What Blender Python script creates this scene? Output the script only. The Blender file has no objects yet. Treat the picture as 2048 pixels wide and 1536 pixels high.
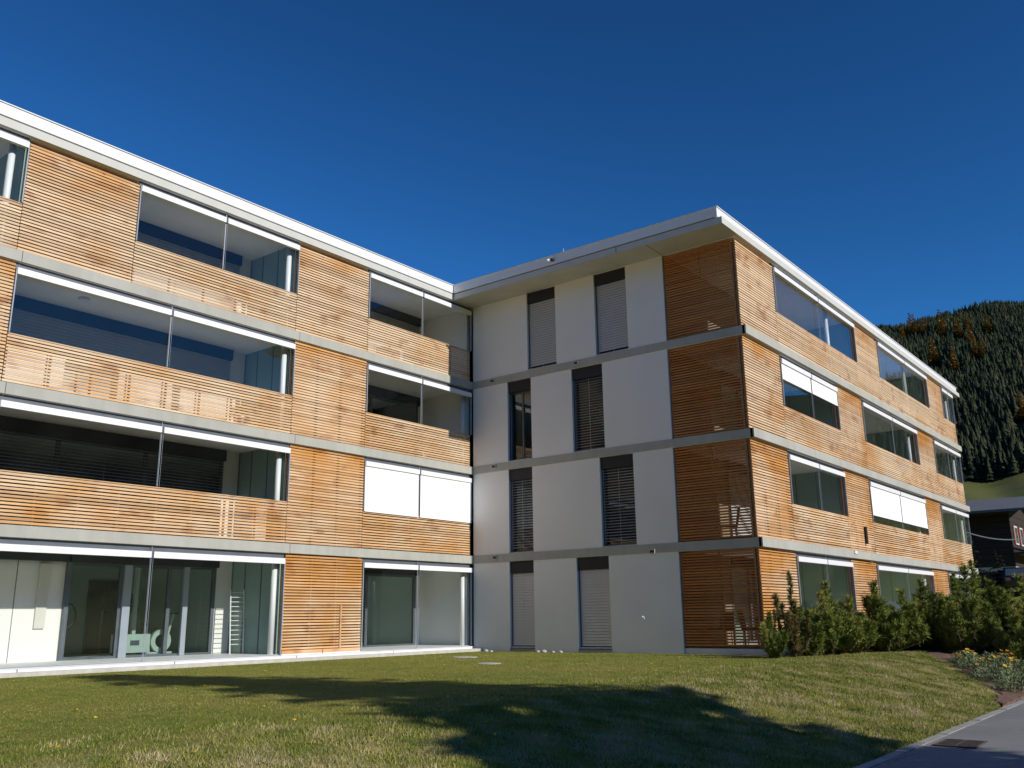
import bpy, math, random
import numpy as np
from mathutils import Matrix, Vector
random.seed(7); RNG = np.random.default_rng(7)
sc = bpy.context.scene; COL = sc.collection; RAD = math.radians

# ------------------------------------------------------------ camera, sky, sun, exposure
def look(yaw, pitch, roll):
    cy, sy, cp, sp = math.cos(yaw), math.sin(yaw), math.cos(pitch), math.sin(pitch)
    fw = Vector((sy*cp, cy*cp, sp)); rt = Vector((cy, -sy, 0)); up = rt.cross(fw)
    c, s = math.cos(roll), math.sin(roll)
    r2 = c*rt + s*up; u2 = -s*rt + c*up
    return Matrix((r2, u2, -fw)).transposed()
cam_d = bpy.data.cameras.new('camera'); cam = bpy.data.objects.new('camera', cam_d); COL.objects.link(cam)
cam_d.sensor_width = 36; cam_d.lens = 36*1831.0/2048; cam_d.clip_start = .1; cam_d.clip_end = 6000
cam.matrix_world = Matrix.Translation((-22.968, -19.451, .942)) @ look(.9123156, .2502938, -.0133156).to_4x4()
sc.camera = cam
SUN_EL, SUN_AZ = RAD(25.5), RAD(179.4)         # azimuth clockwise from +Y
w = bpy.data.worlds.new('World'); sc.world = w; w.use_nodes = True
nt = w.node_tree; nt.nodes.clear()
sky = nt.nodes.new('ShaderNodeTexSky'); sky.sky_type = 'NISHITA'; sky.sun_disc = False
sky.sun_elevation = SUN_EL; sky.sun_rotation = SUN_AZ; sky.altitude = 2200; sky.air_density = 1.15
sky.dust_density = .05; sky.ozone_density = 5.5
gm = nt.nodes.new('ShaderNodeGamma'); gm.inputs[1].default_value = 1.6      # deep, saturated high-altitude sky
bg = nt.nodes.new('ShaderNodeBackground'); bg.inputs[1].default_value = .052
wo = nt.nodes.new('ShaderNodeOutputWorld')
nt.links.new(sky.outputs[0], gm.inputs[0]); tn = nt.nodes.new('ShaderNodeMix'); tn.data_type = 'RGBA'; tn.blend_type = 'MULTIPLY'; tn.inputs[0].default_value = 1; tn.inputs[7].default_value = (.56, 1.06, 1.0, 1)
nt.links.new(gm.outputs[0], tn.inputs[6]); nt.links.new(tn.outputs[2], bg.inputs[0]); nt.links.new(bg.outputs[0], wo.inputs[0])
sl = bpy.data.lights.new('sun', 'SUN'); sl.energy = 4.3; sl.angle = RAD(.53); sl.color = (1, .945, .86)
sun = bpy.data.objects.new('sun', sl); COL.objects.link(sun)
sdir = Vector((math.sin(SUN_AZ)*math.cos(SUN_EL), math.cos(SUN_AZ)*math.cos(SUN_EL), math.sin(SUN_EL)))
sun.rotation_euler = sdir.to_track_quat('Z', 'Y').to_euler(); sun.location = sdir*60
sc.view_settings.view_transform = 'Standard'; sc.view_settings.look = 'None'
sc.view_settings.exposure = 0; sc.view_settings.gamma = 1; sc.view_settings.use_curve_mapping = False
sc.render.engine = 'CYCLES'
sc.cycles.transparent_max_bounces = 32; sc.cycles.max_bounces = 10; sc.cycles.diffuse_bounces = 5
sc.cycles.caustics_reflective = False; sc.cycles.caustics_refractive = False

# ------------------------------------------------------------ materials
def new_mat(name):
    m = bpy.data.materials.new(name); m.use_nodes = True
    b = m.node_tree.nodes['Principled BSDF']; return m, m.node_tree, b
def N(t, typ, **kw):
    n = t.nodes.new(typ)
    for k, v in kw.items(): setattr(n, k, v)
    return n
def noise(t, vec, scale, detail=4, rough=.55):
    n = N(t, 'ShaderNodeTexNoise'); n.inputs['Scale'].default_value = scale
    n.inputs['Detail'].default_value = detail; n.inputs['Roughness'].default_value = rough
    if vec: t.links.new(vec, n.inputs['Vector'])
    return n.outputs['Fac']
def pos(t, s=(1, 1, 1)):
    g = N(t, 'ShaderNodeNewGeometry'); m = N(t, 'ShaderNodeMapping'); m.inputs['Scale'].default_value = s
    t.links.new(g.outputs['Position'], m.inputs['Vector']); return m.outputs[0]
def ramp(t, fac, stops):
    r = N(t, 'ShaderNodeValToRGB'); e = r.color_ramp.elements
    while len(e) < len(stops): e.new(.5)
    for k, (p, c) in enumerate(stops):
        e[k].position = p; e[k].color = (*c, 1) if len(c) == 3 else c
    t.links.new(fac, r.inputs[0]); return r.outputs[0]
def mix(t, fac, a, b, mode='MIX'):
    m = N(t, 'ShaderNodeMix', data_type='RGBA', blend_type=mode)
    for sock, v in ((m.inputs[0], fac), (m.inputs[6], a), (m.inputs[7], b)):
        if isinstance(v, (int, float)): sock.default_value = v
        elif isinstance(v, tuple): sock.default_value = (*v, 1) if len(v) == 3 else v
        else: t.links.new(v, sock)
    return m.outputs[2]
def math_n(t, op, a, b=0., clamp=False):
    m = N(t, 'ShaderNodeMath', operation=op, use_clamp=clamp)
    for i, v in ((0, a), (1, b)):
        if isinstance(v, (int, float)): m.inputs[i].default_value = v
        else: t.links.new(v, m.inputs[i])
    return m.outputs[0]
def bump(t, b, h, s=.3, d=.02):
    n = N(t, 'ShaderNodeBump'); n.inputs['Strength'].default_value = s; n.inputs['Distance'].default_value = d
    t.links.new(h, n.inputs['Height']); t.links.new(n.outputs[0], b.inputs['Normal'])
def simple(name, col, rough=.6, metal=0, var=.12, scale=3., bmp=0.):
    m, t, b = new_mat(name); P = pos(t)
    f = noise(t, P, scale); lo = tuple(c*(1-var) for c in col); hi = tuple(min(1, c*(1+var)) for c in col)
    t.links.new(ramp(t, f, [(.3, lo), (.7, hi)]), b.inputs['Base Color'])
    b.inputs['Roughness'].default_value = rough; b.inputs['Metallic'].default_value = metal
    if bmp: bump(t, b, noise(t, P, scale*18), bmp, .004)
    return m

def wood(name, fresh, worn, amount, red=(.34, .115, .03)):
    m, t, b = new_mat(name)
    g = N(t, 'ShaderNodeNewGeometry'); sx = N(t, 'ShaderNodeSeparateXYZ'); t.links.new(g.outputs['Position'], sx.inputs[0])
    z = math_n(t, 'FRACT', math_n(t, 'DIVIDE', math_n(t, 'SUBTRACT', sx.outputs[2], -.24+2.9*0), 2.9))
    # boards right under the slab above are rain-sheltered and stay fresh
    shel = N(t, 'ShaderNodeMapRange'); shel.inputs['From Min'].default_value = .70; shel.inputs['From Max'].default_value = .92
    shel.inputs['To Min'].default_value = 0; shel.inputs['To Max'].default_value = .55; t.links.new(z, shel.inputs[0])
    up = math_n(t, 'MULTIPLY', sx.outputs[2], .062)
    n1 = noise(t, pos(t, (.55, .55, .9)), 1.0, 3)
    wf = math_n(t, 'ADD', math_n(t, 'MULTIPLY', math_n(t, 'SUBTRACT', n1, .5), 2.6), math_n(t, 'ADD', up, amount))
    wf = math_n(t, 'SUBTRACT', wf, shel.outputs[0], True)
    base = mix(t, wf, fresh, worn)
    nr = noise(t, pos(t, (1.3, 1.3, 2.6)), 1.0, 2)
    base = mix(t, ramp(t, nr, [(.58, (0, 0, 0)), (.72, (.55, .55, .55))]), base, red)
    att = N(t, 'ShaderNodeAttribute', attribute_name='tint'); oi = N(t, 'ShaderNodeObjectInfo')
    rnd = math_n(t, 'FRACT', math_n(t, 'ADD', att.outputs['Fac'], oi.outputs['Random']))
    base = mix(t, 1., base, ramp(t, rnd, [(0, (.82, .79, .75)), (.5, (.99, .98, .97)), (1, (1.13, 1.12, 1.08))]), 'MULTIPLY')
    grain = noise(t, pos(t, (2.2, 2.2, 60)), 3, 5)
    base = mix(t, .35, base, ramp(t, grain, [(.3, (.72, .68, .62)), (.7, (1.1, 1.08, 1.05))]), 'MULTIPLY')
    t.links.new(base, b.inputs['Base Color']); b.inputs['Roughness'].default_value = .72
    b.inputs['Specular IOR Level'].default_value = .25
    bump(t, b, grain, .25, .003)
    return m
M = {}
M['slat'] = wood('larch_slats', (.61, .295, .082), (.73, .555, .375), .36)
M['slat_sheltered'] = wood('larch_slats_sheltered', (.52, .185, .042), (.52, .25, .09), .05)  # less weathered larch of the protected corner screens, deeper orange by itself
M['backing'] = simple('brown_backing', (.36, .20, .095), .9)
M['batten'] = simple('batten_wood', (.26, .14, .065), .8)
M['plaster'] = simple('white_plaster', (.80, .79, .76), .85, var=.03, scale=.7, bmp=.15)
M['ceiling'] = simple('white_soffit', (.88, .87, .82), .85, var=.05, scale=1.1)
M['soffit'] = simple('concrete_soffit', (.55, .54, .47), .85, var=.07, scale=1.3)
def concrete(name, col):
    m, t, b = new_mat(name); P = pos(t)
    c = ramp(t, noise(t, P, .8, 5), [(.3, tuple(v*.9 for v in col)), (.7, tuple(v*1.07 for v in col))])
    st = noise(t, pos(t, (3.5, 3.5, .35)), 1.2, 4)
    c = mix(t, .5, c, ramp(t, st, [(.35, (.84, .84, .82)), (.6, (1, 1, 1))]), 'MULTIPLY')
    t.links.new(c, b.inputs['Base Color']); b.inputs['Roughness'].default_value = .8
    bump(t, b, noise(t, P, 30), .12, .003); return m
M['band'] = concrete('grey_band', (.43, .43, .385))
M['fascia'] = simple('white_metal_fascia', (.80, .81, .83), .38, var=.02, scale=.5)
M['roof_edge'] = simple('pale_roof_slab', (.56, .56, .52), .7, var=.04)
M['cassette'] = simple('white_aluminium', (.85, .85, .86), .35, var=.01)
M['fabric'] = simple('white_blind_fabric', (.93, .93, .94), .8, var=.01)
M['anthracite'] = simple('anthracite_metal', (.014, .015, .018), .7)
M['frame'] = simple('window_frame_grey', (.10, .115, .14), .45)
M['lightframe'] = simple('bluish_aluminium', (.33, .37, .43), .35, var=.04)
M['whitetile'] = simple('pale_floor_tiles', (.84, .84, .82), .6, var=.03)
M['cornerwall'] = simple('ochre_wall', (.26, .21, .14), .8)
M['reveal'] = simple('window_reveal', (.45, .47, .50), .6)
M['blind'] = simple('grey_blind_slats', (.64, .62, .57), .45, var=.03)
M['blind_dark'] = simple('slate_blind_slats', (.46, .47, .48), .4, var=.04)
M['tile'] = simple('terrace_tiles', (.70, .70, .68), .75, var=.07, scale=2)
M['curb'] = simple('pale_stone_edge', (.50, .48, .43), .85, var=.12, scale=5, bmp=.2)
M['greenwall'] = simple('green_satin_panel', (.25, .36, .32), .22, var=.08, scale=.8)
M['interior'] = simple('interior_wall', (.60, .62, .58), .8, var=.03)
M['door'] = simple('dark_brown_door', (.045, .028, .02), .5)
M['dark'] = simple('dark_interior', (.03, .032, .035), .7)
M['white'] = simple('white_paint', (.78, .78, .78), .5, var=.02)
M['column'] = simple('white_column_paint', (.84, .85, .86), .4, var=.01)
M['blackplastic'] = simple('black_plastic', (.02, .02, .022), .5)
M['steel'] = simple('steel', (.45, .46, .47), .35, metal=.8)
M['brownfab'] = simple('brown_woven', (.22, .12, .06), .85, scale=30)
M['charcoal'] = simple('charcoal_fabric', (.05, .05, .055), .9, scale=30)
M['terracotta'] = simple('terracotta', (.40, .16, .08), .8)
M['bark'] = simple('bark', (.085, .06, .042), .95, scale=14, var=.35, bmp=.5)
M['mulch'] = simple('bark_mulch', (.15, .085, .058), .95, scale=22, var=.6, bmp=.8)
M['stone'] = simple('pale_stone', (.42, .42, .39), .9, scale=9, var=.2, bmp=.4)
M['rust'] = simple('cast_iron', (.10, .075, .06), .7, var=.3, scale=20)
def glass(name, tint, ior=1.5, wav=.0):
    m, t, b = new_mat(name); t.nodes.remove(b)
    out = t.nodes['Material Output']
    tr = N(t, 'ShaderNodeBsdfTransparent'); tr.inputs[0].default_value = (*tint, 1)
    gl = N(t, 'ShaderNodeBsdfGlossy'); gl.inputs['Roughness'].default_value = .015; gl.inputs[0].default_value = (.95, .97, .96, 1)
    ge = N(t, 'ShaderNodeNewGeometry'); dt = N(t, 'ShaderNodeVectorMath', operation='DOT_PRODUCT')
    t.links.new(ge.outputs['Normal'], dt.inputs[0]); t.links.new(ge.outputs['Incoming'], dt.inputs[1])
    co = math_n(t, 'SUBTRACT', 1., math_n(t, 'ABSOLUTE', dt.outputs['Value'])); f0 = ((ior-1)/(ior+1))**2     # Schlick, same from both sides
    fr = math_n(t, 'ADD', math_n(t, 'MULTIPLY', math_n(t, 'POWER', co, 5.), 1-f0), f0, True)
    mx = N(t, 'ShaderNodeMixShader')
    t.links.new(fr, mx.inputs[0]); t.links.new(tr.outputs[0], mx.inputs[1]); t.links.new(gl.outputs[0], mx.inputs[2])
    t.links.new(mx.outputs[0], out.inputs[0]); return m
M['glass'] = glass('clear_glass', (.972, .986, .978), 1.40)
M['wglass'] = glass('window_glass', (.80, .87, .85), 1.6)

def leafy(name, stops, rough=.7, sub=None):
    m, t, b = new_mat(name)
    a = N(t, 'ShaderNodeAttribute', attribute_name='tint')
    c = ramp(t, a.outputs['Fac'], stops)
    c = mix(t, .35, c, ramp(t, noise(t, pos(t), 1.1), [(.35, (.72, .72, .72)), (.65, (1.2, 1.2, 1.1))]), 'MULTIPLY')
    t.links.new(c, b.inputs['Base Color']); b.inputs['Roughness'].default_value = rough
    b.inputs['Specular IOR Level'].default_value = .2
    return m
M['pine'] = leafy('pine_needles', [(0, (.07, .105, .022)), (.5, (.19, .235, .042)), (.85, (.32, .33, .075)), (1, (.36, .28, .10))])
M['brownpine'] = leafy('brownish_pine_needles', [(0, (.06, .08, .022)), (.45, (.15, .15, .04)), (.8, (.26, .16, .06)), (1, (.32, .18, .08))])
M['spruce'] = leafy('spruce_needles', [(0, (.012, .024, .010)), (.6, (.026, .042, .015)), (1, (.045, .058, .018))])
M['forest'] = leafy('forest_needles', [(0, (.016, .026, .011)), (.6, (.027, .037, .014)), (.93, (.038, .046, .016)), (1, (.085, .065, .022))])
M['larch'] = leafy('autumn_larch', [(0, (.24, .14, .035)), (.5, (.38, .23, .055)), (1, (.48, .32, .09))])
M['grassblade'] = leafy('grass_blades', [(0, (.075, .11, .018)), (.45, (.19, .22, .038)), (.72, (.31, .29, .075)), (.88, (.38, .31, .16)), (1, (.48, .40, .24))])
M['greyleaf'] = leafy('grey_green_leaves', [(0, (.09, .13, .05)), (.6, (.17, .22, .11)), (1, (.28, .32, .20))])
M['petal'] = leafy('orange_petals', [(0, (.55, .20, .01)), (.6, (.65, .36, .02)), (1, (.70, .50, .05))])

# ------------------------------------------------------------ mesh helpers
class MB:
    def __init__(s): s.v = []; s.f = []; s.m = []; s.t = []; s.cur = 0; s.tint = 0.
    def add(s, vs, fs):
        b = len(s.v); s.v += vs; s.f += [tuple(b+i for i in f) for f in fs]; s.m += [s.cur]*len(fs); s.t += [s.tint]*len(vs); return s
    def box(s, x0, x1, y0, y1, z0, z1):
        return s.add([(x0,y0,z0),(x1,y0,z0),(x1,y1,z0),(x0,y1,z0),(x0,y0,z1),(x1,y0,z1),(x1,y1,z1),(x0,y1,z1)],
                     [(0,3,2,1),(4,5,6,7),(0,1,5,4),(1,2,6,5),(2,3,7,6),(3,0,4,7)])
    def tube(s, p0, p1, r0, r1=None, n=8, caps=True):
        r1 = r0 if r1 is None else r1; p0 = Vector(p0); p1 = Vector(p1); d = (p1-p0).normalized()
        a = d.orthogonal().normalized(); b = d.cross(a); vs = []
        for p, r in ((p0, r0), (p1, r1)):
            for k in range(n):
                q = p+(a*math.cos(2*math.pi*k/n)+b*math.sin(2*math.pi*k/n))*r; vs.append(tuple(q))
        fs = [(k, (k+1) % n, n+(k+1) % n, n+k) for k in range(n)]
        if caps: fs += [tuple(range(n))[::-1], tuple(range(n, 2*n))]
        return s.add(vs, fs)
    def path(s, pts, radii, n=6):
        for a, b, ra, rb in zip(pts, pts[1:], radii, radii[1:]): s.tube(a, b, ra, rb, n, True)
        return s
    def lathe(s, prof, c, n=16):
        vs = [(c[0]+r*math.cos(2*math.pi*k/n), c[1]+r*math.sin(2*math.pi*k/n), c[2]+z) for r, z in prof for k in range(n)]
        fs = [(i*n+k, i*n+(k+1) % n, (i+1)*n+(k+1) % n, (i+1)*n+k) for i in range(len(prof)-1) for k in range(n)]
        fs += [tuple(range(n))[::-1], tuple(range((len(prof)-1)*n, len(prof)*n))]
        return s.add(vs, fs)
    def prism(s, poly, axis, a, b):     # poly of (u,v); axis: 0 -> (a,u,v), 1 -> (u,a,v)
        n = len(poly)
        P = (lambda t, u, v: (t, u, v)) if axis == 0 else (lambda t, u, v: (u, t, v)) if axis == 1 else (lambda t, u, v: (u, v, t))
        vs = [P(a, *q) for q in poly]+[P(b, *q) for q in poly]
        return s.add(vs, [tuple(range(n))[::-1], tuple(range(n, 2*n))]+[(k, (k+1) % n, n+(k+1) % n, n+k) for k in range(n)])
    def mesh(s, name, mats):
        me = bpy.data.meshes.new(name); me.from_pydata(s.v, [], s.f)
        for x in (mats if isinstance(mats, (list, tuple)) else [mats]): me.materials.append(x)
        if any(s.m): me.polygons.foreach_set('material_index', s.m)
        if any(s.t):
            a = me.attributes.new('tint', 'FLOAT', 'POINT'); a.data.foreach_set('value', s.t)
        return me
    def build(s, name, mats, parent=None, smooth=False):
        o = bpy.data.objects.new(name, s.mesh(name, mats)); COL.objects.link(o)
        if smooth: o.data.polygons.foreach_set('use_smooth', [True]*len(o.data.polygons))
        if parent: o.parent = parent
        return o
def tag(o, label=None, cat=None, group=None, kind=None):
    for k, v in (('label', label), ('category', cat), ('group', group), ('kind', kind)):
        if v: o[k] = v
    return o
def empty(name, loc=(0, 0, 0), rz=0, **kw):
    o = bpy.data.objects.new(name, None); COL.objects.link(o); o.location = loc; o.rotation_euler = (0, 0, rz); o.empty_display_size = .3
    return tag(o, **kw)
def np_mesh(name, V, F, mat, tint=None, smooth=False):
    """V (n,3), F (m,k) arrays."""
    me = bpy.data.meshes.new(name); V = np.ascontiguousarray(V, dtype=np.float32); F = np.ascontiguousarray(F, dtype=np.int32)
    me.vertices.add(len(V)); me.vertices.foreach_set('co', V.ravel())
    k = F.shape[1]; me.loops.add(F.size); me.loops.foreach_set('vertex_index', F.ravel())
    me.polygons.add(len(F)); me.polygons.foreach_set('loop_start', np.arange(0, F.size, k, dtype=np.int32))
    me.polygons.foreach_set('loop_total', np.full(len(F), k, dtype=np.int32))
    if smooth: me.polygons.foreach_set('use_smooth', np.ones(len(F), dtype=bool))
    me.materials.append(mat)
    if tint is not None:
        a = me.attributes.new('tint', 'FLOAT', 'POINT'); a.data.foreach_set('value', np.asarray(tint, dtype=np.float32))
    me.update(calc_edges=True); return me
def link(name, me, parent=None, loc=None):
    o = bpy.data.objects.new(name, me); COL.objects.link(o)
    if parent: o.parent = parent
    if loc is not None: o.location = loc
    return o

# ------------------------------------------------------------ terrain
CX, CY = -22.97, -19.45
def sm(t):
    t = np.clip(t, 0, 1); return t*t*(3-2*t)
FD = np.array([0, 75, 110, 200, 350, 600, 1000, 1250, 1700.]); FZ = np.array([0, 2.4, 6, 20, 43, 136, 290, 333, 300.])
def gz(x, y):
    x = np.asarray(x, dtype=float); y = np.asarray(y, dtype=float)
    e = 2.4*sm((x-16)/32.); t_ = (y+15.82)/(3.3+.2*np.sin(x*.9)); b = .22*sm(t_)+.78*np.clip(t_, 0, 1); s = sm((-21.6-y)/6.)*.5
    lump = (.04*np.sin(x*1.9+y*.7)*np.sin(y*2.3-x*.6)+.022*np.sin(x*5.1-y*2.2)*np.sin(y*4.7+x*1.3))*np.clip(1.3-abs(b-.5)*2.6, 0, 1)
    near = e-.66+.61*b+s+lump
    d = np.hypot(x-CX, y-CY); az = np.degrees(np.arctan2(x-CX, y-CY)) % 360
    k = np.interp(az, [0, 35, 92, 102, 210, 260, 360], [.62, 1, 1, .80, .80, .62, .62])
    f = np.interp(d, FD, FZ)*k + d/1000*(-5+.5*np.clip(az-78, -12, 12)+2.5*np.sin(az*.83+d*.004)+1.5*np.sin(az*1.9+d*.011)+6*np.sin(az*.09))
    t = sm((d-78)/40.); return near*(1-t)+f*t
def ground_material():
    m, t, b = new_mat('lawn'); P = pos(t)
    n1 = noise(t, P, .35, 4); n2 = noise(t, P, 2.6, 5); n3 = noise(t, P, 40, 3)
    c = ramp(t, n2, [(.32, (.13, .18, .028)), (.5, (.20, .225, .04)), (.66, (.29, .245, .06))])
    c = mix(t, ramp(t, n1, [(.45, (0, 0, 0)), (.62, (.6, .6, .6))]), c, (.29, .25, .06))
    g = N(t, 'ShaderNodeNewGeometry'); sx = N(t, 'ShaderNodeSeparateXYZ'); t.links.new(g.outputs['Position'], sx.inputs[0])
    # dry straw patches on the bank (steep part between lawn and road)
    bk = N(t, 'ShaderNodeMapRange'); bk.inputs['From Min'].default_value = -11.4; bk.inputs['From Max'].default_value = -13.0
    t.links.new(sx.outputs[1], bk.inputs[0])
    near = math_n(t, 'LESS_THAN', sx.outputs[0], 40.)
    n4 = noise(t, P, 1.5, 6, .7)
    straw = math_n(t, 'MULTIPLY', math_n(t, 'MULTIPLY', bk.outputs[0], near), ramp(t, n4, [(.45, (0, 0, 0)), (.6, (.85, .85, .85))]))
    c = mix(t, straw, c, (.40, .31, .18))
    c = mix(t, .6, c, ramp(t, n3, [(.3, (.6, .6, .6)), (.7, (1.3, 1.3, 1.3))]), 'MULTIPLY')
    v = N(t, 'ShaderNodeVectorMath', operation='DISTANCE'); t.links.new(g.outputs['Position'], v.inputs[0]); v.inputs[1].default_value = (CX, CY, 0)
    me_ = N(t, 'ShaderNodeMapRange'); me_.inputs['From Min'].default_value = 70; me_.inputs['From Max'].default_value = 120; t.links.new(v.outputs['Value'], me_.inputs[0])
    c = mix(t, me_.outputs[0], c, ramp(t, noise(t, P, .06, 7, .75), [(.35, (.085, .105, .026)), (.65, (.16, .155, .05))]))
    fl = N(t, 'ShaderNodeMapRange'); fl.inputs['From Min'].default_value = 352; fl.inputs['From Max'].default_value = 372; t.links.new(v.outputs['Value'], fl.inputs[0])
    c = mix(t, fl.outputs[0], c, ramp(t, noise(t, P, .05, 6, .7), [(.35, (.026, .034, .015)), (.65, (.046, .054, .024))]))
    t.links.new(c, b.inputs['Base Color']); b.inputs['Roughness'].default_value = .9; b.inputs['Specular IOR Level'].default_value = .1
    bump(t, b, math_n(t, 'ADD', n3, math_n(t, 'MULTIPLY', n2, 1.5)), .9, .03); return m
M['lawn'] = ground_material()
def build_ground():
    na = 640; rr = np.concatenate([[0.], np.geomspace(.6, 1700, 290)])
    A = np.linspace(0, 2*np.pi, na, endpoint=False)
    X = CX+rr[:, None]*np.sin(A); Y = CY+rr[:, None]*np.cos(A); Z = gz(X, Y)
    inroad = (Y > -21.4) & (Y < -15.84) & (X < 90); Z = Z-.07*inroad
    Z = Z - .25*((Y > .3) & (X < 0) & (X > -30) & (Y < 12)) - .25*((Y > -9.5) & (X > .3) & (X < 25) & (Y < 12))
    V = np.stack([X, Y, Z], -1).reshape(-1, 3)
    i = np.arange(len(rr)-1)[:, None]; j = np.arange(na)[None]; j2 = (j+1) % na
    F = np.stack(np.broadcast_arrays(i*na+j, i*na+j2, (i+1)*na+j2, (i+1)*na+j), -1).reshape(-1, 4)[:, ::-1]
    tag(link('ground', np_mesh('ground', V, F, M['lawn'], smooth=True)), kind='structure')
build_ground()
def asphalt():
    m, t, b = new_mat('asphalt'); P = pos(t)
    c = ramp(t, noise(t, P, .5, 5), [(.35, (.19, .19, .19)), (.65, (.245, .243, .24))])
    c = mix(t, .5, c, ramp(t, noise(t, P, 90, 2), [(.3, (.7, .7, .7)), (.7, (1.3, 1.3, 1.3))]), 'MULTIPLY')
    vo = N(t, 'ShaderNodeTexVoronoi', feature='DISTANCE_TO_EDGE'); vo.inputs['Scale'].default_value = .42
    wv = N(t, 'ShaderNodeTexNoise'); wv.inputs['Scale'].default_value = 1.7; wv.inputs['Detail'].default_value = 5; t.links.new(P, wv.inputs['Vector'])
    va = N(t, 'ShaderNodeVectorMath', operation='ADD'); t.links.new(P, va.inputs[0]); t.links.new(wv.outputs['Color'], va.inputs[1]); t.links.new(va.outputs[0], vo.inputs['Vector'])
    c = mix(t, ramp(t, vo.outputs['Distance'], [(0, (.75, .75, .75)), (.012, (0, 0, 0))]), c, (.07, .068, .062))     # hairline cracks
    c = mix(t, ramp(t, noise(t, P, 2.3, 5, .7), [(.52, (0, 0, 0)), (.70, (.45, .45, .45))]), c, (.30, .29, .27))
    t.links.new(c, b.inputs['Base Color']); b.inputs['Roughness'].default_value = .88; bump(t, b, noise(t, P, 70, 3), .8, .012); return m
M['asphalt'] = asphalt()
def strip(name, xs, y0, y1, dz, mat, ny=2, thick=0):
    ys = np.linspace(y0, y1, ny); X, Y = np.meshgrid(xs, ys, indexing='ij'); Z = gz(X, -18+0*Y)+dz
    V = np.stack([X, Y, Z], -1).reshape(-1, 3); i = np.arange(len(xs)-1)[:, None]; j = np.arange(ny-1)[None]
    F = np.stack(np.broadcast_arrays(i*ny+j, (i+1)*ny+j, (i+1)*ny+j+1, i*ny+j+1), -1).reshape(-1, 4)
    return link(name, np_mesh(name, V, F, mat))
tag(strip('road', np.arange(-70, 71, .5), -21.5, -15.98, 0, M['asphalt']), kind='structure')
mb = MB()
for k in range(80):                                   # flush kerb stones, one metre each
    x = -40+k*1.0; z = float(gz(x+.5, -18)); mb.box(x+.005, x+.992, -16.0, -15.87, z-.2, z+.007+.003*math.sin(k*3.1))
M['kerbstone'] = simple('kerb_stone', (.33, .32, .29), .9, var=.2, scale=6, bmp=.3)
tag(mb.build('kerb', M['kerbstone']), kind='structure')

# ------------------------------------------------------------ apartment building
LB, LC = 9.78, 24.9
CEIL = [2.66, 5.56, 8.46, 11.37]; FLR = [.12, 2.905, 5.805, 8.705]
bld = empty('apartment_building', (0, 0, 0), label='four storey apartment building with larch slat screens, white plaster wall and glazed loggias', cat='apartment building')
# floor slabs and the grey bands on their edges
for k in range(3):
    z0, z1 = CEIL[k], FLR[k+1]
    m_ = MB(); m_.box(-32, 0, .045, 11, z0+.002, z1); m_.box(0, LC, -LB+.045, 11, z0+.002, z1); m_.build('floor_slab', M['band'], bld)
    for a, b in ((-32, -22.3), (-22.3, -14.9), (-14.9, -7.4), (-7.4, .0)):
        MB().box(a+.006, b-.006, 0, .043, z0, z1).build('band_panel', M['band'], bld)
    for a, b in ((-LB-.02, -7.35), (-7.35, -.02)):
        MB().box(-.002, .043, a+.004 if a > -8 else a, b-.004, z0, z1).build('band_panel', M['band'], bld)
    for a, b in ((-.002, 9.0), (9.0, 18.2), (18.2, LC+.05)):
        MB().box(a+.006 if a > 0 else a, b-.006, -LB-.06, -LB+.043, z0, z1).build('band_panel', M['band'], bld)
m_ = MB(); m_.box(-32, -.0, -.02, 11, -.3, .10); m_.box(.06, LC, -LB+.06, 11, -.3, .098); m_.build('ground_slab', M['tile'], bld)
MB().box(-32, -.02, -.36, -.025, -.3, .035).build('terrace_edge', M['curb'], bld)
for a in np.arange(-21, -.4, 3.45):
    MB().box(a, a+3.43, -.22, -.03, .0, .088).build('sill_stone', M['white'], bld)
# roof
m_ = MB(); m_.box(-34, -1.03, -.03, 12, 11.37, 11.565); m_.box(-1.03, 26.1, -LB-.05, 12, 11.37, 11.565); m_.build('roof_slab', M['roof_edge'], bld)
m_ = MB(); m_.box(-34, -1.0, .12, 11.8, 11.565, 11.60); m_.box(-1.0, 26.0, -LB+.16, 11.8, 11.565, 11.60); m_.build('shadow_gap', M['anthracite'], bld)
m_ = MB(); m_.box(-34, -1.06, -.05, 12, 11.595, 11.868); m_.box(-1.06, 26.15, -LB+.07, 12, 11.595, 11.868)
rf = m_.build('roof_fascia', M['fascia'], bld)
m_ = MB(); m_.box(-34, -1.09, -.08, 12, 11.868, 11.888); m_.box(-1.09, 26.2, -LB+.04, 12, 11.868, 11.888); m_.build('roof_cap', M['fascia'], bld)
for y in (-6.44,): MB().box(-1.034, -1.028, y-.01, y+.01, 11.37, 11.565).build('joint_line', M['anthracite'], bld)
MB().box(-1.0, 0., -7.45, -7.42, 11.363, 11.368).build('joint_line', M['frame'], bld)
# ceilings under each slab
for k in range(4):
    z = CEIL[k]-.004
    m_ = MB(); m_.box(-32, 0, .05, 6.5, z, z+.003); m_.box(.002, LC, -LB+.05, -3, z, z+.003); m_.build('ceiling', M['ceiling'], bld)
m_ = MB(); m_.box(-1.02, 0., -LB, .04, 11.364, 11.369)
m_.build('soffit', M['soffit'], bld)

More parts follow.
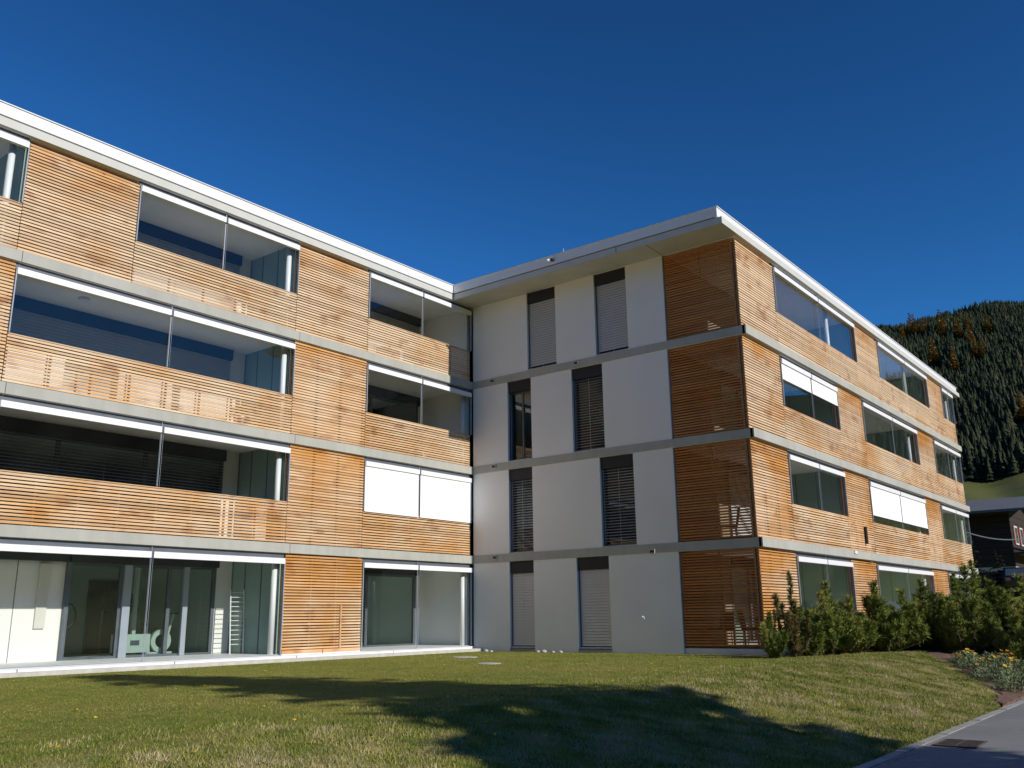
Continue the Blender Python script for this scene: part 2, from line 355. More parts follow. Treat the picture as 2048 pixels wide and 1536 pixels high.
PITCH, SH = .0757, .0475
slat_cache = {}
def slat_mesh(L):
    key = round(L, 3)
    if key not in slat_cache:
        slat_cache[key] = MB().box(-L/2, L/2, -.014, .008, -SH/2, SH/2).mesh('slat', M['slat'])
    return slat_cache[key]
SLATS = 0
def slat_panel(axis, a, b, z0, z1, plane, individual, backed, mat='slat', post=True):
    """slats run along x (axis 0) at y=plane, or along y (axis 1) at x=plane."""
    fr = MB(); L = b-a; n = max(1, int(round(L/.93)))
    def bx(m, u0, u1, d0, d1, q0, q1):
        if axis == 0: m.box(u0, u1, plane+d0, plane+d1, q0, q1)
        else: m.box(plane+d0, plane+d1, u0, u1, q0, q1)
    if backed: bx(fr, a+.01, b-.01, .115, .16, z0-.02, z1)
    else: bx(fr, a+.01, b-.01, .074, .095, z0-.015, z0+.03)
    panel = fr.build('slat_panel', M['backing'] if backed else M['batten'], bld)
    for i in range(n+1):
        u = a+.04+(L-.08)*i/n; q_ = MB(); bx(q_, u-.022, u+.022, .030, .072, z0-.01, z1-.002); q_.build('batten', M['batten'], panel)
    rows = int(round((z1-z0)/.0757)); PITCH = (z1-z0)/rows
    if individual:
        me = slat_mesh(L-.012)
        for r in range(rows):
            o = bpy.data.objects.new('slat', me); COL.objects.link(o); o.parent = panel
            z = z0+PITCH*(r+.5)+random.uniform(-.0025, .0025); d = .014+random.uniform(-.002, .002)
            o.location = ((a+b)/2, plane+d, z) if axis == 0 else (plane+d, (a+b)/2, z)
            if axis == 1: o.rotation_euler = (0, 0, math.pi/2)
    else:
        s = MB()
        cuts = [a+.006] + ([a+L*random.uniform(.35, .65)] if L > 5 else []) + [b-.006]
        for r in range(rows):
            z = z0+PITCH*(r+.5)+random.uniform(-.003, .003); d = random.uniform(-.003, .003)
            for u0, u1 in zip(cuts, cuts[1:]):
                s.tint = random.random()*.98+.01
                bx(s, u0, u1-.004, d, .022+d, z-SH/2, z+SH/2)
        tag(s.build('slat_rows', M[mat], panel), kind='stuff')
    return panel
YA = .075; YC = -LB+.075
# --- facade A screens
TOP = [2.63, 5.53, 8.43, 11.26]; SILL = [None, 3.98, 6.86, 9.78]
piersA = {3: [(-17.6+2.6-.0, -12.38)], 2: [], 1: [], 0: []}
piersA = {3: [(-15.0, -12.38), (-7.5, -4.8)], 2: [(-7.5, -4.8)], 1: [(-7.5, -4.8)], 0: [(-7.47, -4.76)]}
parA = {3: [(-22.4, -15.0), (-12.38, -7.5), (-4.8, -.06)], 2: [(-14.97, -7.5), (-4.8, -.06)], 1: [(-14.97, -7.5), (-4.8, -.06)], 0: []}
for k in range(4):
    z0 = FLR[k]+.02 if k else .22
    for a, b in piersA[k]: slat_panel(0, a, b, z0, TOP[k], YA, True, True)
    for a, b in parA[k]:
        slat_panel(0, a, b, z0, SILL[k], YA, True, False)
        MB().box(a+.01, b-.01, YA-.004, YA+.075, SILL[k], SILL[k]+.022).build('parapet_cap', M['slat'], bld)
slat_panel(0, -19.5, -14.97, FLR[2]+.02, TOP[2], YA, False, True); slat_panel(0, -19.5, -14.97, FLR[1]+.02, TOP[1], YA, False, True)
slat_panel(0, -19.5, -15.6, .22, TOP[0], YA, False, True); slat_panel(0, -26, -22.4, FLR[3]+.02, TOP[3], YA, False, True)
for k, a, b in ((0, -7.47, -4.76),):                  # plank skirt below the ground-floor screen
    for i in range(2): MB().box(a+.01+i*1.36, a+1.35+i*1.36, YA-.01, YA+.02, .045, .13).build('skirt_board', M['tile'], bld); MB().box(a+.01+i*1.36, a+1.35+i*1.36, YA-.014, YA+.016, .135, .215).build('skirt_board', M['slat'], bld)
MB().box(-5.55, -5.50, YA-.03, YA-.003, .22, 1.35).build('door_batten', M['slat'], bld)
# --- facade C screens
winC = {3: [(2.68, 10.15), (12.95, 20.1), (22.75, LC)], 2: [(2.63, 7.5), (10.17, 17.25), (20.0, LC)],
        1: [(2.6, 7.38), (10.0, 17.25), (19.85, LC)], 0: [(2.55, 7.25), (9.85, 17.1), (19.6, LC)]}
for k in range(4):
    z0 = FLR[k]+.02 if k else .14
    W = winC[k]; edge = .02
    for a, b in W:
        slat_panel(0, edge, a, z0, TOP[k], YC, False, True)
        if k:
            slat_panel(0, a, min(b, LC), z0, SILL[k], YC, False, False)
            MB().box(a+.01, b-.01, YC-.004, YC+.075, SILL[k], SILL[k]+.022).build('parapet_cap', M['slat'], bld)
        edge = b
    slat_panel(1, -LB+.11, -7.40, z0, TOP[k] if k < 3 else 11.33, .06, False, False, 'slat_sheltered')
# end wall of the right wing
MB().box(LC-.0, LC+.03, -6.9, 10.9, -.2, 11.35).build('end_wall', M['plaster'], bld)

# --- facade B: plaster wall panels with full-height windows between them
winB = {3: [(-3.46, -2.32), (-6.10, -4.95)], 2: [(-2.43, -1.47), (-5.14, -4.01)], 1: [(-2.42, -1.48), (-6.08, -4.93)], 0: [(-2.41, -1.47), (-5.12, -4.0)]}
state = {(3, 0): 'closed', (3, 1): 'closed', (2, 0): 'open', (2, 1): 'tilted', (1, 0): 'tilted', (1, 1): 'tilted', (0, 0): 'closed', (0, 1): 'closed'}
def blind(axis, a, b, z0, z1, plane, st, mat, parent, pitch=.083):
    s = MB(); n = int((z1-z0)/pitch); ang = RAD(68) if st == 'closed' else RAD(18)
    wd = .088; c, sn = math.cos(ang)*wd/2, math.sin(ang)*wd/2
    for i in range(n):
        z = z1-pitch*(i+.5)
        pr = [(plane-c, z-sn), (plane+c, z+sn), (plane+c, z+sn+.005), (plane-c, z-sn+.005)]
        if axis == 1: s.add([(u, yy, zz) for yy in (a, b) for u, zz in pr], [(3,2,1,0),(4,5,6,7),(0,1,5,4),(1,2,6,5),(2,3,7,6),(3,0,4,7)])
        else: s.add([(xx, u, zz) for xx in (a, b) for u, zz in pr], [(0,1,2,3),(7,6,5,4),(4,5,1,0),(5,6,2,1),(6,7,3,2),(7,4,0,3)])
    for e in (a+.015, b-.015, (a+b)/2):
        if axis == 1: s.box(plane-.006, plane+.006, e-.004, e+.004, z0, z1)
        else: s.box(e-.004, e+.004, plane-.006, plane+.006, z0, z1)
    o = s.build('blind', mat, parent); return tag(o, kind='stuff')
for k in range(4):
    z0 = FLR[k] if k else -.15; z1 = CEIL[k] if k < 3 else 11.364
    ys = [-.03]
    edges = []
    cur = .0
    for i, (a, b) in enumerate(winB[k]):
        edges.append((b, cur)); cur = a
    edges.append((-7.38, cur))
    for a, b in edges: MB().box(.02, .27, a, b, z0, z1).build('wall_panel', M['plaster'], bld)
    for i, (a, b) in enumerate(winB[k]):
        st = state[(k, i)]; zb = z0+.035 if k else .07
        f = MB(); X0 = .21
        f.box(X0, X0+.06, a+.004, a+.06, zb, z1-.01); f.box(X0, X0+.06, b-.06, b-.004, zb, z1-.01)
        f.box(X0, X0+.06, a+.06, b-.06, zb, zb+.07); f.box(X0, X0+.06, a+.06, b-.06, z1-.40, z1-.33)
        if st == 'open': f.box(X0+.001, X0+.055, (a+b)/2-.03, (a+b)/2+.03, zb+.07, z1-.4)
        win = f.build('window', M['frame'], bld)
        MB().box(X0+.02, X0+.035, a+.06, b-.06, zb+.07, z1-.4).build('glass_pane', M['wglass'], win)
        MB().box(.06, .2, a+.012, b-.012, z1-.36, z1-.008).build('blind_box', M['anthracite'], win)
        MB().box(-.015, .205, a+.003, b-.003, zb-.035, zb-.008).build('window_sill', M['reveal'] if k else M['frame'], win)
        for e in (a+.02, b-.02): MB().box(.10, .15, e-.014, e+.014, zb, z1-.37).build('guide_rail', M['frame'], win)
        if st != 'open': blind(1, a+.04, b-.04, zb+.02, z1-.37, .125, st, M['blind'] if st == 'closed' else M['blind_dark'], win)
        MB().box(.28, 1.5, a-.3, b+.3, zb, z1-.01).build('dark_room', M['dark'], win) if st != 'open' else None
        if st == 'open':
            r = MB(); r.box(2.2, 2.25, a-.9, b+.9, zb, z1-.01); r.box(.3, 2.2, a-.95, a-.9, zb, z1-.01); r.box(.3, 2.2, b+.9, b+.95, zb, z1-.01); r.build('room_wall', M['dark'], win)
            c = MB()
            for q in range(7): c.box(.36+.02*(q % 2), .375+.02*(q % 2), b-.30+q*.03, b-.272+q*.03, zb+.1, z1-.42)
            c.build('curtain', M['brownfab'], win)
for y, z in ((-.86, 8.60), (-4.22, 8.61), (-.9, 5.72), (-.91, 2.81), (-6.58, 2.70)):
    v = MB(); v.box(-.035, -.003, y-.085, y+.085, z-.06, z+.06); v.cur = 1; v.box(-.037, -.0352, y-.065, y+.065, z-.035, z+.035)
    v.build('vent_cover', [M['curb'], M['anthracite']], bld)
t_ = MB(); t_.box(-.03, .019, -6.23, -6.15, .86, .98); t_.tube((-.03, -6.19, .93), (-.08, -6.19, .93), .018, .014)
t_.build('wall_tap', M['white'], bld)
l_ = MB(); l_.box(-1.15, -1.061, -4.22, -4.14, 11.68, 11.76); l_.cur = 1; l_.tube((-1.15, -4.10, 11.73), (-1.20, -4.06, 11.70), .035, .045); l_.build('security_lamp', [M['blackplastic'], M['white']], bld)
a_ = MB(); a_.tube((2.0, -2.5, 11.93), (2.0, -2.5, 13.55), .02, .012, 6); a_.tube((1.8, -2.5, 13.3), (2.2, -2.5, 13.3), .01, .01, 5); a_.build('roof_antenna', M['steel'], bld)
MB().tube((8.95, -LB+.02, 3.2), (8.95, -LB+.02, 3.78), .05, .05, 10).build('drain_pipe', M['anthracite'], bld)
MB().box(7.25, 7.5, -LB-.09, -LB-.062, 2.80, 2.90).build('vent_cover', M['white'], bld)

# --- loggias
def pane_row(x0, x1, z0, z1, y, parent, step=.78):
    n = max(1, round((x1-x0)/step)); s = (x1-x0)/n; me = MB().box(-s/2+.004, s/2-.004, 0, .008, z0, z1).mesh('glass_pane', M['glass'])
    for i in range(n):
        o = bpy.data.objects.new('glass_pane', me); COL.objects.link(o); o.parent = parent; o.location = (x0+s*(i+.5), y+random.uniform(-.001, .001), 0)
        o.rotation_euler = (0, 0, random.uniform(-.004, .004))
def inner_window(x0, x1, yb, zf, zc, parent, kind, mull=3):
    f = MB(); y = yb-.02
    n = mull
    for i in range(n+1):
        u = x0+.05+(x1-x0-.1)*i/n; f.box(u-.05, u+.05, y, y+.08, zf+.06, zc-.30)
    f.box(x0, x1, y+.003, y+.077, zf, zf+.06); f.box(x0, x1, y+.003, y+.077, zc-.36, zc-.301)
    w_ = f.build('inner_window', M['frame'], parent)
    MB().box(x0, x1, y-.12, y-.003, zc-.30, zc-.006).build('blind_box', M['anthracite'], w_)
    MB().box(x0+.02, x1-.02, y+.03, y+.045, zf+.06, zc-.36).build('glass_pane', M['wglass'], w_)
    if kind == 'blind': blind(0, x0+.03, x1-.03, zf+.03, zc-.31, y-.06, 'closed', M['blind_dark'], w_, .08)
    if kind == 'tilted': blind(0, x0+.03, x1-.03, zf+.03, zc-.31, y-.06, 'tilted', M['blind_dark'], w_, .08)
    return w_
def loggia(k, x0, x1, yf, inner, kind, colx=None, drops=(0, 0), side=('greenwall', 'greenwall'), mull=3, gx=None, back=True, split=None):
    zf, zc = FLR[k], CEIL[k]-.005; yb = yf+2.3; D = yb
    root = MB()
    if back:
        if inner:
            i0, i1 = inner
            if i0 > x0+.02: root.box(x0, i0, D, D+.15, zf, zc)
            if i1 < x1-.02: root.box(i1, x1, D, D+.15, zf, zc)
            root.box(i0, i1, D+.001, D+.149, zc-.02, zc-.001)
        else: root.box(x0, x1, D, D+.15, zf, zc)
    else: root.box(x1-.1, x1-.0, D, D+.15, zf, zc)
    lg = root.build('loggia', M['cornerwall'] if side[0] is None else M['plaster'], bld)
    for q, (xx, sgn) in enumerate(((x0, -1), (x1, 1))):
        if side[q] is None: continue
        MB().box(min(xx, xx+sgn*.12), max(xx, xx+sgn*.12), yf+.25, D+.15, zf, zc).build('side_wall', M[side[q]], lg)
        if side[q] == 'greenwall':
            e = MB()
            for yy in (yf+.27, yf+1.0, yf+1.7, D-.05): e.box(xx-sgn*.012 if sgn > 0 else xx, xx if sgn > 0 else xx+.012, yy-.015, yy+.015, zf, zc)
            e.build('panel_joint', M['frame'], lg)
    MB().box(x0, x1, yf+.12, D, zf, zf+.006).build('loggia_floor', M['whitetile'], lg)
    if inner: inner_window(inner[0], inner[1], D, zf, zc, lg, kind, mull)
    gx0, gx1 = gx or (x0, x1)
    g0 = SILL[k]+.03 if k else .115
    zt = 8.32-8.46+CEIL[k]; h = .14
    rail = MB().box(gx0, gx1, yf+.10, yf+.14, zt-h+.03, zc-.001).build('glazing_rail', M['frame'], lg)
    if k == 0: MB().box(gx0, gx1, yf+.085, yf+.155, .1, .115).build('bottom_rail', M['lightframe'], lg)
    pane_row(gx0+.01, gx1-.01, g0, zt-h+.03, yf+.11, rail)
    # roller blind cassettes (one per half), each with its lowered fabric
    mid = split if split is not None else (gx0+gx1)/2
    for i, (a, b) in enumerate(((gx0+.02, mid-.03), (mid+.03, gx1-.03))):
        rb = MB().box(a, b, yf-.02+.02, yf+.098, zt-h, zt).build('roller_blind', M['cassette'], lg)
        if drops[i]:
            MB().box(a+.01, b-.01, yf+.045, yf+.052, zt-h-drops[i], zt-h).build('blind_fabric', M['fabric'], rb)
            MB().box(a+.01, b-.01, yf+.035, yf+.06, zt-h-drops[i]-.03, zt-h-drops[i]).build('blind_bar', M['cassette'], rb)
    s_ = MB(); s_.tube((mid, yf+.06, g0), (mid, yf+.06, zc), .007, .007, 6); s_.tube((mid-.035, yf+.04, g0), (mid-.035, yf+.04, zt), .004, .004, 4)
    s_.tube((mid+.035, yf+.04, g0), (mid+.035, yf+.04, zt), .004, .004, 4); s_.build('guide_cable', M['lightframe'], lg)
    MB().box(mid-.025, mid+.025, yf+.01, yf+.09, zt-h, zt).build('blind_bracket', M['frame'], lg)
    for e in (gx0+.012, gx1-.012): MB().box(e-.012, e+.012, yf+.03, yf+.09, g0, zt).build('guide_rail', M['lightframe'], lg)
    if colx is not None:
        c = MB(); c.tube((colx, yf+.34, zf), (colx, yf+.34, zc), .075, .075, 20); c.build('column', M['column'], lg, True)
    return lg
# facade A
loggia(3, -22.4, -15.02, 0, (-22.3, -15.6), 'blind', -15.25)
loggia(3, -12.38, -7.5, 0, (-12.3, -7.9), 'blind', -7.64)
loggia(3, -4.8, -.02, 0, (-4.7, -.27), 'blind', None, side=('plaster', 'plaster'), split=-2.45)
loggia(2, -14.97, -7.5, 0, (-14.9, -8.0), 'blind', -7.64, split=-11.28)
loggia(2, -4.8, -.02, 0, (-4.7, -.27), 'none', -.13, side=('plaster', 'plaster'), split=-2.45, mull=2)
loggia(1, -14.97, -7.5, 0, (-14.9, -8.0), 'tilted', -7.64, split=-11.28)
loggia(1, -4.8, -.02, 0, (-4.7, -.27), 'none', None, drops=(1.29, 1.29), side=('plaster', 'plaster'), split=-2.50)
lg0 = loggia(0, -15.5, -7.5, 0, (-12.05, -8.0), 'none', -7.60, split=-11.28, mull=3)
loggia(0, -4.76, -.02, 0, (-4.7, -.27), 'none', -.15, side=('plaster', 'plaster'), split=-2.52, mull=2)
# the two upper corner loggias return along the white wall
# details of the ground-floor loggia's back wall
MB().box(-15.4, -12.1, 2.17, 2.297, 2.36, 2.64).build('blind_box', M['anthracite'], lg0)
MB().box(-12.72, -12.48, 2.24, 2.298, .85, 2.3).build('wall_radiator', M['blind'], lg0)
for x in (-13.2,): MB().box(x-.006, x+.006, 2.29, 2.299, .13, 2.36).build('wall_joint', M['frame'], lg0)
MB().box(-12.1, -12.0, 2.2, 2.31, .12, 2.36).build('sliding_frame', M['frame'], lg0)
MB().box(-10.66, -10.46, 2.2, 2.27, .13, 2.34).build('sliding_frame', M['lightframe'], lg0)
MB().box(-9.0, -8.86, 2.2, 2.27, .13, 2.34).build('sliding_frame', M['lightframe'], lg0)
r_ = MB(); r_.box(-15.4, -7.6, 6.4, 6.5, .12, 2.65); r_.box(-12.6, -12.5, 2.46, 6.4, .12, 2.65); r_.box(-7.7, -7.6, 2.46, 6.4, .12, 2.65); r_.build('room_wall', M['interior'], lg0)
MB().box(-12.5, -7.7, 2.46, 6.4, .104, .118).build('room_floor', M['tile'], lg0)
MB().box(-9.35, -8.35, 6.33, 6.395, .13, 2.15).build('inner_door', M['door'], lg0)
MB().box(-9.65, -9.55, 3.4, 3.5, .12, 2.64).build('room_post', M['white'], lg0)
for k, x0, x1 in ((0, -4.76, -.1), (2, -4.8, -.1), (1, -4.8, -.1)):
    r_ = MB(); r_.box(x0, x1, 4.6, 4.7, FLR[k], CEIL[k]-.01); r_.box(x0-.1, x0, 2.46, 4.6, FLR[k], CEIL[k]-.01); r_.box(x1, x1+.08, 2.46, 4.6, FLR[k], CEIL[k]-.01)
    r_.build('room_wall', M['interior'] if k == 0 else M['dark'], bld)
# facade C
CY0 = -LB
for k, i, a, b, inner, kind, cx, dr, gx in (
    (3, 0, .16, 10.15, None, '', 7.98, (0, 0), (2.68, 10.15)), (3, 1, 12.95, 20.1, (13.1, 19.5), 'blind', 17.5, (0, 0), None), (3, 2, 22.75, LC-.05, (22.8, 24.5), 'blind', 24.6, (0, 0), None),
    (2, 0, .16, 7.5, (3.2, 7.3), 'none', None, (.46, .46), (2.63, 7.5)), (2, 1, 10.17, 17.25, (10.3, 16.4), 'none', 16.95, (0, 0), None), (2, 2, 20.0, LC-.05, (20.2, 24.5), 'blind', 24.65, (0, 0), None),
    (1, 0, .16, 7.38, (3.2, 7.1), 'blind', None, (0, 0), (2.6, 7.38)), (1, 1, 10.0, 17.25, (10.2, 16.2), 'none', 16.95, (1.0, 1.0), None), (1, 2, 19.85, LC-.05, (20.0, 24.4), 'blind', 24.65, (0, 0), None),
    (0, 0, .16, 7.25, (3.0, 7.0), 'none', None, (0, 0), (2.55, 7.25)), (0, 1, 9.85, 17.1, (10.1, 16.2), 'none', 16.8, (0, 0), None), (0, 2, 19.6, LC-.05, (19.8, 24.4), 'blind', 24.65, (0, 0), None)):
    loggia(k, a, b, CY0, inner, kind or 'none', cx, dr, (None if i == 0 else 'plaster', 'greenwall'), 3, gx)
for k in range(4):
    for x0, x1 in ((2.6, 7.5), (10.1, 17.1), (19.5, 24.8)):
        MB().box(x0, x1, -6.2, -6.1, FLR[k], CEIL[k]-.01).build('room_wall', M['interior'], bld)
# building core, so no daylight leaks through the storeys
core = MB()
for k in range(4): core.box(-31, -.3, 7.2, 10.9, FLR[k], CEIL[k]-.01); core.box(1.6, LC-.1, -5.6, 10.9, FLR[k], CEIL[k]-.01)
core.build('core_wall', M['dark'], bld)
for x, y, z in ((-12.9, 1.2, 8.45), (-12.6, 1.2, 5.55), (-9.9, 1.2, 5.55)):
    MB().lathe([(.13, 0), (.13, -.03), (.10, -.06)], (x, y, z), 20).build('ceiling_lamp', M['white'], bld)

# ------------------------------------------------------------ things standing in the loggias
def chair(name, x, y, z, rz, mat, label, cat='chair', wd=.5, group=None):
    c = empty(name, (x, y, z), rz, label=label, cat=cat, group=group)
    MB().box(-wd/2, wd/2, -.24, .24, .42, .46).build('seat', mat, c)
    b = MB(); b.add([(-wd/2, .22, .46), (wd/2, .22, .46), (wd/2, .25, .46), (-wd/2, .25, .46), (-wd/2, .31, .92), (wd/2, .31, .92), (wd/2, .34, .92), (-wd/2, .34, .92)],
        [(0,3,2,1),(4,5,6,7),(0,1,5,4),(1,2,6,5),(2,3,7,6),(3,0,4,7)]); b.build('backrest', mat, c)
    for sx in (-1, 1):
        for sy in (-1, 1): MB().tube((sx*(wd/2-.03), sy*.21, 0), (sx*(wd/2-.04), sy*.2, .42), .014, .014, 6).build('leg', M['steel'], c)
    return c
def cabinet(x0, x1, y0, y1, z, h, label, mat, cat='cabinet'):
    c = empty('storage_cabinet', ((x0+x1)/2, (y0+y1)/2, z), label=label, cat=cat); hw, hd = (x1-x0)/2, (y1-y0)/2
    MB().box(-hw, hw, -hd, hd, 0, h).build('cabinet_body', mat, c); MB().box(-hw-.01, hw+.01, -hd-.012, hd, h, h+.025).build('top', mat, c)
    for s in (-1, 1): d = MB().box(min(0, s*(hw-.01)), max(0, s*(hw-.01))-.004, -hd-.018, -hd-.001, .03, h-.02).build('cabinet_door', mat, c)
    return c
# first floor left loggia: long dark lounge sofa behind the slats
so = empty('lounge_sofa', (-11.7, .62, FLR[1]), label='long dark lounge sofa with rounded end behind the slats of the first floor left loggia', cat='sofa')
MB().box(-1.9, 1.9, -.38, .38, .08, .42).build('seat', M['brownfab'], so)
MB().prism([(-1.95, .42), (-1.9, .68), (-1.75, .80), (-1.5, .84), (-1.2, .80), (-1.1, .70), (1.9, .66), (1.95, .42)], 1, .30, .42).build('backrest', M['brownfab'], so)
for sx in (-1.8, 1.8): MB().box(sx-.04, sx+.04, -.3, .3, 0, .08).build('leg', M['blackplastic'], so)
cabinet(-8.5, -8.0, .25, .7, FLR[1], .95, 'narrow pale cabinet beside the column of the first floor left loggia', M['white'])
cabinet(-12.35, -10.95, .30, .62, FLR[2], .78, 'wide pale storage cabinet behind the second floor slats, left of the blind bracket', M['white'])
cabinet(-10.75, -9.35, .30, .62, FLR[2], .70, 'lower pale storage cabinet behind the second floor slats, right of the blind bracket', M['white'])
cabinet(-15.0+.1, -13.6, .3, .7, FLR[2], .80, 'pale storage cabinet at the left end of the second floor loggia', M['white'])
pt = empty('potted_plant', (-8.95, .35, FLR[2]), label='bushy plant in a cream pot behind the second floor slats beside the column', cat='plant')
MB().lathe([(.13, 0), (.17, .3), (.19, .32)], (0, 0, 0), 14).build('pot', M['white'], pt)
def tuft_mesh(n, R, size, zc, mat, name):
    V = []; F = []; T = []
    for i in range(n):
        v = Vector(RNG.normal(size=3)).normalized()*R*random.random()**.4; v.z = abs(v.z)*1.1
        c = v+Vector((0, 0, zc)); a = Vector(RNG.normal(size=3)).normalized()*size; b = a.orthogonal().normalized()*size*.35
        k = len(V); V += [c-a, c+b, c+a]; F.append((k, k+1, k+2)); T += [random.random()]*3
    return np_mesh(name, np.array(V), np.array(F), mat, T)
link('foliage', tuft_mesh(420, .26, .055, .36, M['pine'], 'foliage'), pt)
tb = empty('round_table', (-13.2, .55, FLR[2]), label='small round white table behind the slats of the second floor left loggia', cat='table')
MB().lathe([(.32, .70), (.32, .73)], (0, 0, 0), 24).build('tabletop', M['white'], tb); MB().tube((0, 0, .02), (0, 0, .70), .025, .025, 8).build('leg', M['steel'], tb); MB().lathe([(.2, 0), (.2, .02)], (0, 0, 0), 18).build('base', M['steel'], tb)
cabinet(-6.3+2.35, -3.2, .3, .6, FLR[3], .42, 'small white box bench behind the top floor slats near the corner', M['white'], 'bench')
pt2 = empty('potted_plant', (-2.0, .4, FLR[2]), label='low plant in a white pot behind the second floor slats near the inner corner', cat='plant')
MB().lathe([(.11, 0), (.15, .24)], (0, 0, 0), 14).build('pot', M['white'], pt2); link('foliage', tuft_mesh(260, .2, .05, .28, M['greyleaf'], 'foliage'), pt2)
# ground floor left loggia
rk = empty('towel_rack', (-7.95, 1.55, FLR[0]), label='white ladder rack standing beside the green side wall of the ground floor loggia', cat='rack')
MB().tube((0, 0, 0), (0, .12, 1.65), .018, .018, 8).build('upright', M['white'], rk); MB().tube((.42, 0, 0), (.42, .12, 1.65), .018, .018, 8).build('upright', M['white'], rk)
for i in range(12): MB().tube((0, .012+.009*i, .25+.12*i), (.42, .012+.009*i, .25+.12*i), .009, .009, 6).build('rung', M['white'], rk)
wb = empty('storage_cart', (-9.9, 3.0, .12), label='low white box cart on the floor behind the ground floor sliding door', cat='cart')
cb = MB(); cb.box(-.42, .42, -.2, .2, .1, .55); cb.build('cart_box', M['white'], wb)
MB().box(-.12, .12, -.212, -.201, .28, .40).build('handle_opening', M['frame'], wb)
for s in (-.3, .3): MB().tube((s, -.12, .05), (s, .12, .05), .05, .05, 10).build('caster', M['blackplastic'], wb)
ht = empty('exercise_bike', (-8.95, 3.2, .12), label='white exercise bike with round flywheel inside the ground floor room', cat='exercise bike')
def ring(r0, r1, y0, y1, zc, n=24):
    m = MB(); vs = []
    for k in range(n):
        c, s = math.cos(2*math.pi*k/n), math.sin(2*math.pi*k/n)
        for r in (r0, r1):
            for y in (y0, y1): vs.append((r*c, y, zc+r*s))
    fs = []
    for k in range(n):
        a = 4*k; b = 4*((k+1) % n); fs += [(a, a+1, b+1, b), (a+2, b+2, b+3, a+3), (a, b, b+2, a+2), (a+1, a+3, b+3, b+1)]
    return m.add(vs, fs)
ring(.17, .29, -.05, .05, .36).build('flywheel', M['white'], ht)
fb = MB(); fb.tube((.2, 0, .5), (.34, 0, 1.05), .035, .03, 8); fb.tube((-.6, 0, .06), (.35, 0, .06), .03, .03, 8); fb.tube((-.3, 0, .1), (-.45, 0, .75), .03, .03, 8); fb.build('bike_frame', M['white'], ht)
MB().tube((.34, -.22, 1.06), (.34, .22, 1.06), .018, .018, 8).build('handlebar', M['blackplastic'], ht)
MB().lathe([(.04, 0), (.11, .03), (.09, .07)], (-.46, 0, .75), 12).build('saddle', M['blackplastic'], ht)
wh = empty('bicycle_wheel', (-12.05+.35, 2.9, .12), RAD(15), label='black bicycle wheel leaning inside the glass at the left of the ground floor room', cat='wheel')
ring(.29, .325, -.02, .02, 1.0).build('tyre', M['blackplastic'], wh); ring(.275, .29, -.012, .012, 1.0).build('rim', M['steel'], wh)
sp_ = MB()
for k in range(14): sp_.tube((0, 0, 1.0), (.28*math.cos(k*.449), 0, 1.0+.28*math.sin(k*.449)), .002, .002, 3)
sp_.build('spokes', M['steel'], wh)
MB().box(-.04, .04, .02, .10, .0, 1.02).build('wheel_stand', M['frame'], wh)
hp = empty('house_plant', (-9.75, 3.9, .12), label='tall slender dark house plant inside the ground floor room', cat='plant')
MB().lathe([(.14, 0), (.18, .3)], (0, 0, 0), 12).build('pot', M['charcoal'], hp); MB().path([(0, 0, .3), (.04, 0, 1.0), (-.03, .02, 1.6)], [.02, .015, .01]).build('stem', M['bark'], hp)
link('foliage', tuft_mesh(300, .5, .12, 1.1, M['spruce'], 'foliage'), hp)
# corner loggia of the right wing, seen through its open slats
chair('lounge_chair', 1.1, -8.9, .13, RAD(40), M['charcoal'], 'dark chair behind the ground floor corner slats, nearer the outer corner', group=None)
chair('lounge_chair', 1.0, -8.0, .13, RAD(160), M['charcoal'], 'dark chair behind the ground floor corner slats, nearer the white wall')
chair('dining_chair', .9, -8.5, FLR[1], RAD(200), M['charcoal'], 'dark chair behind the first floor corner slats')
tt = empty('garden_table', (1.9, -8.5, .13), label='dark square table between the chairs in the ground floor corner loggia', cat='table')
MB().box(-.4, .4, -.4, .4, .70, .73).build('tabletop', M['charcoal'], tt)
for sx in (-.35, .35):
    for sy in (-.35, .35): MB().box(sx-.02, sx+.02, sy-.02, sy+.02, 0, .70).build('leg', M['charcoal'], tt)

# ------------------------------------------------------------ lawn furniture: lids, stones, drain
for x, y, r, lab in ((-3.86, -2.98, .34, 'pale round inspection lid in the lawn, nearer the building corner'), (-6.3, -5.8, .27, 'thinner pale round lid in the lawn, nearer the camera')):
    o = MB().lathe([(r, -.05), (r, .012), (r*.93, .02), (r*.9, .016)], (0, 0, 0), 28).build('inspection_lid', M['stone']); o.location = (x, y, float(gz(x, y))); tag(o, lab, 'manhole lid')
labs = ['pale', 'grey', 'small', 'rounded', 'flat', 'knobbly']; 
for i, (x, y, r) in enumerate(((-.35, -.8, .08), (-.4, -1.05, .06), (-.3, -2.75, .07), (-.35, -3.0, .09), (-.3, -3.3, .06), (-.35, -3.6, .07))):
    V = []; m = MB(); m.lathe([(r*.7, 0), (r, r*.35), (r*.8, r*.8), (r*.3, r)], (0, 0, 0), 9); m.v = [(a*(1+random.uniform(-.2, .2)), b*(1+random.uniform(-.2, .2)), c) for a, b, c in m.v]
    o = m.build('stone', M['stone'], None, True); o.location = (x, y, float(gz(x, y))-.01)
    tag(o, ['leftmost pale stone by the terrace corner at the foot of the white wall', 'smaller pale stone just right of the leftmost one', 'first stone of the middle row, right of the narrow ground floor window', 'largest stone of the middle row at the foot of the white wall', 'smallest stone of the middle row, before the last', 'last pale stone to the right in the row at the foot of the white wall'][i], 'stone', 'stones along the foot of the white wall')
dg = empty('drain_grate', (-9.9, -16.36, -.655), label='rusty square drain grate set in the grey road by the kerb', cat='drain')
